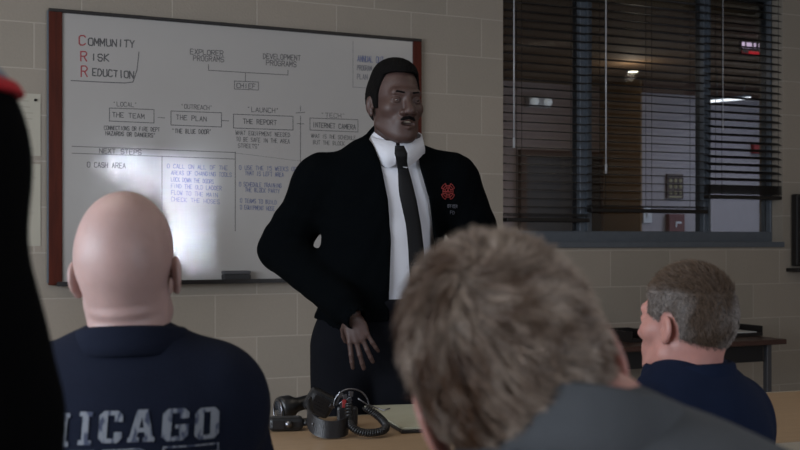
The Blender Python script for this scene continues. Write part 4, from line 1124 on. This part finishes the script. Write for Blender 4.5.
def noise3(P, sc, seed=0):
    x, y, z = P[..., 0]*sc, P[..., 1]*sc, P[..., 2]*sc
    return (np.sin(x*1.3+y*.9+seed)+np.sin(y*1.7-z*1.1+seed*2+1)+np.sin(z*1.5+x*.8+seed*3+2)+np.sin(x*2.9+z*2.3+seed)*.5+np.sin(y*3.1-x*2.2)*.5)/4
def mixc(a, b, t): t = np.clip(t, 0, 1)[:, None]; return np.array(a)*(1-t)+np.array(b)*t
def regR(P):      # short back and sides
    x, y, z = np.abs(P[..., 0]), P[..., 1], P[..., 2]
    top = np.maximum(-(z-.062), -(y+.083))
    side = np.maximum(-(z-.012-.5*np.clip(-y-.02, 0, 1)), -(y+.052))
    behind = np.maximum(-(z+.045+.45*np.clip(y-.03, 0, .1)), -(y-.030))
    d = np.minimum(np.minimum(top, side), behind)
    ear = np.sqrt((y-.012)**2+((z+.002)*.75)**2)-.026
    return np.maximum(d, np.where(x > .055, -ear, -1))
gl_, gd_, br_ = lin((182, 175, 172)), lin((96, 86, 80)), lin((92, 74, 60))
def colR(L):
    t = np.clip((L[:, 2]-.065)/.04, 0, 1)+np.clip((L[:, 1]-.055)/.05, 0, .45)+np.clip(.05+L[:, 0], 0, .1)*6+.3*noise3(L, 60); c = mixc(gl_, br_, t); n_ = rng.random(len(L))
    c = c*(0.6+.7*n_[:, None]); return c, .55
def lenR(L): return np.where(L[:, 2] > .075, .016, .007)
def combR(L): return np.stack([L[:, 0]*.3, np.where(L[:, 2] > .07, -1.0, .2), np.where(L[:, 2] > .07, .3, -1.0)], 1)
hm_ = hair_mat('short_grey_hair', .55)
v, f, c = strands(H3, regR, 16000, lenR, combR, colR, wid=.0006, lift=.75, jit=.28, cap_off=.004)
link_mesh('hair', v, f, hm_, root3, c)

# ---- foreground listener
YF = .97
P = lambda x, y, dy=0.0: tuple(PX(x, y, YF+dy))
nk = np.array((.168, .92, 1.065))
J = dict(neck=tuple(nk), pelvis=(.22, .80, .55), sR=(.375, .93, .985), sL=(.0, .96, .945), eR=(.44, 1.14, .77), eL=(-.09, 1.18, .76), wR=(.33, 1.36, .72), wL=(.06, 1.38, .72))
for S, sx in (('R', 1), ('L', -1)):
    J['h'+S] = (.22+sx*.09, .84, .53); J['k'+S] = (.22+sx*.13, 1.26, .53); J['a'+S] = (.22+sx*.13, 1.24, .10)
J['toe'] = (0, 1, 0)
B4 = Body(J, chest=(.175, .118, .19), belly=(.165, .125, .17), hip=(.17, .13, .11), trap=.046)
root4 = empty('person', (.22, .82, 0)); tag(root4, 'large blurred foreground man with tousled grey brown hair and olive grey shirt, from behind', 'person')
H4 = Head(PX(516, 387, YF), (-.06, 1, -.12), (-.38, .06, .92), 1.02, neck=tuple(nk+np.array((-.01, -.0, -.02))), neck_r=.060, wide=1.02, ear=1.22)
h1 = hand(J['wR'], (-.5, .8, -.2), (0, 0, 1), -1, res=.004); h2 = hand(J['wL'], (.5, .8, -.2), (0, 0, 1), 1, res=.004)
v, f = join([B4.bare(.01), H4.mesh(.0028), h1, h2]); link_mesh('body', v, f, skin_ruddy, root4); H4.eyes(root4)
olive = mat('olive_grey_twill', lin((78, 80, 84)), rough=.9, var=.07, vscale=24, bump=.25, bscale=240, spec=.25)
lo, hi = B4.bounds(('neck', 'pelvis', 'sL', 'sR', 'eL', 'eR', 'wL', 'wR'), .17)
v, f = surface(tshirt(B4, .018, .9, .003, .4), lo, hi, .007); link_mesh('shirt', v, f, olive, root4)
collar_ring(root4, H4, olive, None, .066, .066, .034, cen=tuple(nk+np.array((-.008, -.006, .024))), up=(.16, .12, 1), fall=.030)
trousers(B4, root4, jean); shoes(B4, root4, shoe_m)
def regF(P):
    x, y, z = np.abs(P[..., 0]), P[..., 1], P[..., 2]
    top = np.maximum(-(z-.060), -(y+.080))
    side = np.maximum(-(z-.005-.5*np.clip(-y-.02, 0, 1)), -(y+.050))
    behind = np.maximum(-(z+.058), -(y-.022))
    d = np.minimum(np.minimum(top, side), behind)
    ear = np.sqrt((y-.010)**2+((z+.004)*.75)**2)-.024
    return np.maximum(d, np.where(x > .06, -ear, -1))
cA, cB, cC = lin((172, 154, 140)), lin((84, 58, 40)), lin((120, 106, 94))
def colF(L):
    t = .45+.8*noise3(L, 75, 1.3)+.5*noise3(L, 170, .3)+.012/.03*np.clip(L[:, 0]/.05, -1, 1)*.6
    c = mixc(cA, cB, t); n_ = rng.random(len(L)); return c*(.55+.8*n_[:, None]), .45
def lenF(L): return .013+.006*np.clip((L[:, 2]-.02)/.08, 0, 1)
whorl = np.array((.010, .075, .095))
def combF(L):
    d = L-whorl; d[:, 2] *= 1.0; sw = np.cross(np.tile(np.array((0, .6, .8)), (len(L), 1)), d); return d/np.linalg.norm(d, axis=1, keepdims=True)+.5*sw/np.linalg.norm(sw, axis=1, keepdims=True)
v, f, c = strands(H4, regF, 26000, lenF, combF, colF, wid=.0006, lift=.5, jit=.22, cap_off=.007, segs=3, tuft=120)
link_mesh('hair', v, f, hair_mat('tousled_hair', .5), root4, c)

# ---- dark figure at the left edge
YL = .85
J = dict(neck=(-.56, YL, 1.45), pelvis=(-.53, YL+.02, .93), sR=(-.382, YL, 1.332), sL=(-.71, YL, 1.335), eR=(-.331, YL+.0, 1.10), eL=(-.76, YL, 1.06), wR=(-.345, YL+.10, .84), wL=(-.75, YL+.10, .84))
for S, sx in (('R', 1), ('L', -1)):
    J['h'+S] = (-.53+sx*.09, YL+.02, .90); J['k'+S] = (-.53+sx*.10, YL+.02, .49); J['a'+S] = (-.53+sx*.11, YL, .09)
J['toe'] = (0, 1, 0)
B5 = Body(J, chest=(.175, .12, .20), belly=(.165, .125, .17), hip=(.165, .13, .13))
root5 = empty('person', (-.53, YL, 0)); tag(root5, 'blurred dark standing person at left edge, black jacket with grey shoulder and red piping', 'person')
H5 = Head((-.53, YL+.02, 1.62), (.2, 1, 0), (0, 0, 1), 1.0, neck=(-.53, YL, 1.44))
h1 = hand(J['wR'], (0, .3, -1), (1, 0, 0), 1, res=.004); h2 = hand(J['wL'], (0, .3, -1), (-1, 0, 0), -1, res=.004)
v, f = join([B5.bare(.011), H5.mesh(.004), h1, h2]); link_mesh('body', v, f, skin_fair, root5); H5.eyes(root5)
def hm5(P): return smax(H5.skull(P)-.008, regF(P), .005)
v, f = surface(hm5, (-.1, -.12, -.12), (.1, .14, .16), .004); link_mesh('hair', H5.tow(v), f, mo_m, root5)
jf = tshirt(B5, .020, .95, .003, 3.1, hem=.86)
lo, hi = B5.bounds(('neck', 'pelvis', 'sL', 'sR', 'eL', 'eR', 'wL', 'wR'), .17)
v, f = surface(jf, lo, hi, .009); link_mesh('jacket', v, f, mat('black_jacket', lin((7, 7, 8)), rough=1, spec=.05), root5)
lv = lambda P: P[..., 2]-1.372+.0*P[..., 0]
v, f = surface(lambda P: np.maximum(jf(P)-.004, -lv(P)), lo, hi, .009); link_mesh('shoulder_yoke', v, f, mat('grey_yoke', lin((120, 128, 136)), rough=.9), root5)
v, f = surface(lambda P: np.maximum(jf(P)-.007, np.abs(lv(P))-.006), lo+np.array((0, 0, .55)), hi, .004); link_mesh('piping', v, f, mat('red_piping', lin((170, 24, 34)), rough=.8), root5)
def tr5(P):
    d = smin(B5.leg(P, 'L', .016, .98), B5.leg(P, 'R', .016, .98), .02); return smin(d, ell(P, B5.J['pelvis'], (.18, .14, .13)), .03)
v, f = surface(tr5, *B5.bounds(('pelvis', 'hL', 'hR', 'kL', 'kR', 'aL', 'aR'), .2), .012); link_mesh('trousers', v, f, jean, root5)
shoes(B5, root5, shoe_m)

# ------------------------------------------------------------------ chairs under the seated men
plast = mat('grey_plastic', lin((60, 62, 68)), rough=.5)
def chair(x, y, rz, label):
    o = empty('stacking_chair', (x, y, 0), rz); tag(o, label, 'chair')
    MB().box((-.22, -.20, .405), (.22, .22, .425), .008).build('seat', plast, o)
    MB().box((-.20, -.265, .60), (.20, -.245, .80), .008).build('backrest', plast, o)
    for sx in (-1, 1):
        MB().tube([(sx*.19, .18, .404), (sx*.21, .21, 0)], .011).build('leg', steel, o)
        MB().tube([(sx*.19, -.18, .404), (sx*.21, -.24, 0)], .011).build('leg', steel, o)
        MB().tube([(sx*.205, -.18, .39), (sx*.205, -.235, .45), (sx*.205, -.255, .80)], .010).build('back_frame', steel, o)
chair(-.43, 1.60, 0, 'grey plastic chair carrying the bald man')
chair(pc[0], pc[1], math.radians(43), 'grey plastic chair carrying the grey-haired man in navy')
chair(.22, .80, 0, 'grey plastic chair carrying the foreground man in olive grey')

# ------------------------------------------------------------------ things on the table
def TP(x, y, z=TZ):      # point of the table plane seen at a pixel
    Y = (CAMH-z)*F/(y-HOR); return Vector(((x-400)/F*Y, Y, z))
rub = mat('black_rubber', lin((26, 26, 28)), rough=.38, bump=.1, bscale=200)
leath = mat('black_strap_leather', lin((30, 29, 31)), rough=.35, bump=.15, bscale=150)
chrome = mat('chrome', lin((120, 120, 125)), rough=.3, metal=1)
redm = mat('red_tag', lin((130, 26, 26)), rough=.5)
gname = 'radio gear heaped on the table'
# 1 portable radio lying flat, far left
c = TP(288, 430)
o = empty('portable_radio', tuple(c), .15); tag(o, 'black handheld radio lying flat, leftmost of the gear on the table', 'radio', gname)
MB().box((-.052, -.026, .001), (.040, .026, .036), .010).build('casing', rub, o)
MB().tube([(-.05, .012, .018), (-.13, .02, .018)], [.008, .006], 10).build('antenna', rub, o)
for y in (-.012, .012): MB().tube([(.040, y, .02), (.056, y, .02)], .008, 12).build('knob', rub, o)
MB().tube([(.0, -.027, .02), (.0, -.034, .02)], .009, 14).build('talk_button', chrome, o)
MB().box((-.04, -.0275, .008), (-.012, -.0262, .03)).build('speaker_grille', leath, o)
# 2 torch lamp head with clip ring, standing tilted
c = TP(292, 424)
o = empty('torch', (c.x, c.y+.07, TZ), .5); tag(o, 'stubby black torch tipped on its side at the back left of the gear', 'torch', gname)
a, b = Vector((-.045, 0, .034)), Vector((.075, .01, .052))
d = (b-a)
prof = [(0, .033), (.08, .035), (.28, .033), (.42, .022), (.5, .02), (.85, .02), (1, .017)]
MB().tube([tuple(a+d*t) for t, r in prof], [r for t, r in prof], 18).build('barrel', rub, o)
MB().tube([tuple(a-d.normalized()*.002), tuple(a+d.normalized()*.002)], .027, 18).build('lens', mat('lens_glass', lin((60, 62, 66)), rough=.05), o)
rg = [tuple(a+Vector((-.006, 0, 0))+Vector((.0, math.cos(t)*.030, math.sin(t)*.030-.004))) for t in np.linspace(0, 2*PI, 20, endpoint=False)]
MB().tube(rg, .003, 6, closed=True).build('ring', chrome, o)
# 3 speaker microphone lump, middle back
c = TP(318, 425)
o = empty('speaker_microphone', (c.x, c.y+.06, TZ), .3); tag(o, 'black speaker microphone propped on edge in the middle of the gear', 'microphone', gname)
Mx = Matrix.Translation((0, 0, .053)) @ Matrix.Rotation(.5, 4, 'Y') @ Matrix.Rotation(.2, 4, 'X')
MB().box((-.040, -.022, -.034), (.040, .022, .034), .013, Mx).build('casing', rub, o)
g = MB()
for i in range(5): g.box((-.026, -.0245, -.018+i*.009), (.018, -.0222, -.014+i*.009), 0, Mx)
g.build('speaker_grille', leath, o)
MB().box((.022, -.026, .006), (.034, -.0222, .018), .001, Mx).build('call_button', chrome, o)
MB().tube([tuple(Mx @ Vector((.0, .023, .0))), tuple(Mx @ Vector((.0, .034, -.02)))], .009, 10).build('clip', chrome, o)
# 4 broad leather strap bent into a U
c = TP(333, 438)
o = empty('leather_strap', tuple(c), 0); tag(o, 'broad black leather strap bent into a loop at the front of the gear', 'strap', gname)
path = [(-.062, .09, .074), (-.068, .06, .066), (-.066, .03, .052), (-.052, .004, .036), (-.028, -.012, .026), (.0, -.014, .024), (.024, -.004, .026), (.036, .02, .030), (.034, .045, .034)]
vs = []; fs = []
def catm(pts, n=6):
    out = []; P_ = [Vector(p) for p in pts]; P_ = [P_[0]]+P_+[P_[-1]]
    for i in range(1, len(P_)-2):
        for q in range(n):
            t = q/n; a, b, c_, d_ = P_[i-1:i+3]
            out.append(.5*((2*b)+(-a+c_)*t+(2*a-5*b+4*c_-d_)*t*t+(-a+3*b-3*c_+d_)*t**3))
    out.append(P_[-2]); return out
pp = catm(path)
for i, p in enumerate(pp):
    t_ = (pp[min(i+1, len(pp)-1)]-pp[max(i-1, 0)]).normalized(); up_ = Vector((0, .1, 1)); sd = t_.cross(up_).normalized(); up_ = sd.cross(t_)
    hh_ = min(.0225, p.z-.002)
    for q, w_ in ((-hh_, -.0022), (hh_, -.0022), (hh_, .0022), (-hh_, .0022)): vs.append(p+up_*q+sd*w_)
for i in range(len(pp)-1):
    for j in range(4): fs.append((i*4+j, i*4+(j+1) % 4, (i+1)*4+(j+1) % 4, (i+1)*4+j))
fs += [(3, 2, 1, 0), tuple(len(vs)-4+i for i in range(4))]
m_ = MB(); m_.add(vs, fs); m_.build('band', leath, o)
for i in (10, 18): p = pp[i]; MB().tube([tuple(p+Vector((0, -.0035, .0))), tuple(p+Vector((0, -.007, 0)))], .003, 8).build('rivet', chrome, o)
# 5 coiled cord loop
c = TP(369, 437)
o = empty('coiled_cord', tuple(c), 0); tag(o, 'coiled black radio cord looped on the table at the right of the gear', 'cord', gname)
pts = []
base = catm([(-.055, .05, .075), (-.052, .015, .045), (-.045, -.004, .028), (-.02, -.018, .016), (.008, -.016, .014), (.034, .0, .016), (.044, .022, .022), (.036, .045, .034), (.015, .062, .05), (-.01, .066, .066)], 40)
for i, p in enumerate(base):
    t_ = (base[min(i+1, len(base)-1)]-base[max(i-1, 0)]).normalized(); s_ = t_.cross(Vector((0, 0, 1))).normalized(); u_ = s_.cross(t_); a = i*.78
    pts.append(tuple(p+(s_*math.cos(a)+u_*math.sin(a))*.0085))
MB().tube(pts, .0028, 6).build('coil', rub, o)
# 6 bunch of keys / metal clips on top
c = TP(346, 430)
o = empty('key_bunch', (c.x, c.y+.05, TZ), 0); tag(o, 'bunch of keys with a red tag on a curved steel ring, atop the gear', 'keys', gname)
rg = [tuple(Vector((.012+math.cos(t)*.048, .0, .058+math.sin(t)*.046))) for t in np.linspace(-.3, PI*1.05, 26)]
MB().tube(rg, .0022, 8).build('ring', chrome, o)
for i, (x, z, a) in enumerate(((-.018, .088, .4), (-.004, .082, -.3), (.006, .074, .9), (-.012, .064, -.8), (.012, .092, .1))):
    Mk = Matrix.Translation((x, -.008-.003*i, z)) @ Matrix.Rotation(a, 4, 'Y')
    MB().box((-.006, -.001, -.006), (.006, .001, .008), .0008, Mk).box((-.0025, -.001, -.030), (.0025, .001, -.006), 0, Mk).box((.0025, -.001, -.028), (.0045, .001, -.022), 0, Mk).build('key', chrome, o)
MB().box((-.012, -.024, .055), (.0, -.020, .078), .002).build('tag', redm, o)
m_ = MB(); m_.box((-.028, -.006, .001), (.030, .012, .056), .008); m_.build('pouch', leath, o)
m_ = MB(); m_.tube([(.03, 0, .078), (.055, .01, .06), (.10, .0, .045), (.118, -.01, .052)], .0022, 6).build('wire', chrome, o)

# 7 folder with pad
q = [TP(364, 410), TP(444, 407.5), TP(452, 431), TP(402, 433)]
cen = sum(q, Vector())/4
o = empty('open_folder', (cen.x, cen.y, TZ), 0); tag(o, 'dark edged folder holding pale green paper, lying beside the radio gear', 'folder')
def slab(pts, z0, z1, grow): 
    pts = [(p-cen) for p in pts]; pts = [p*(1+grow) for p in pts]
    xy = [(p.x, p.y) for p in pts][::-1]
    return MB().prism(xy, z0, z1)
slab(q, .0015, .008, .04).build('cover', mat('folder_black', lin((32, 30, 30)), rough=.5), o)
slab(q, .0085, .0135, -.01).build('paper', mat('pale_green_paper', lin((172, 170, 150)), rough=.75, var=.04, vscale=20), o)
# frames added around the unseen ceiling fill lights
for s in (-2.2, 1.0):
    o = empty('fill_light_frame', RW(s, -2.6, 2.935), TH); tag(o, 'frame of an added unseen ceiling fill light, %s' % ('over the whiteboard side of the room' if s < 0 else 'over the window side of the room'), 'ceiling light')
    MB().box((-.60, -.32, .0), (-.56, .32, .064)).box((.56, -.32, 0), (.60, .32, .064)).box((-.56, -.32, 0), (.56, -.285, .064)).box((-.56, .285, 0), (.56, .32, .064)).build('frame', alu, o)
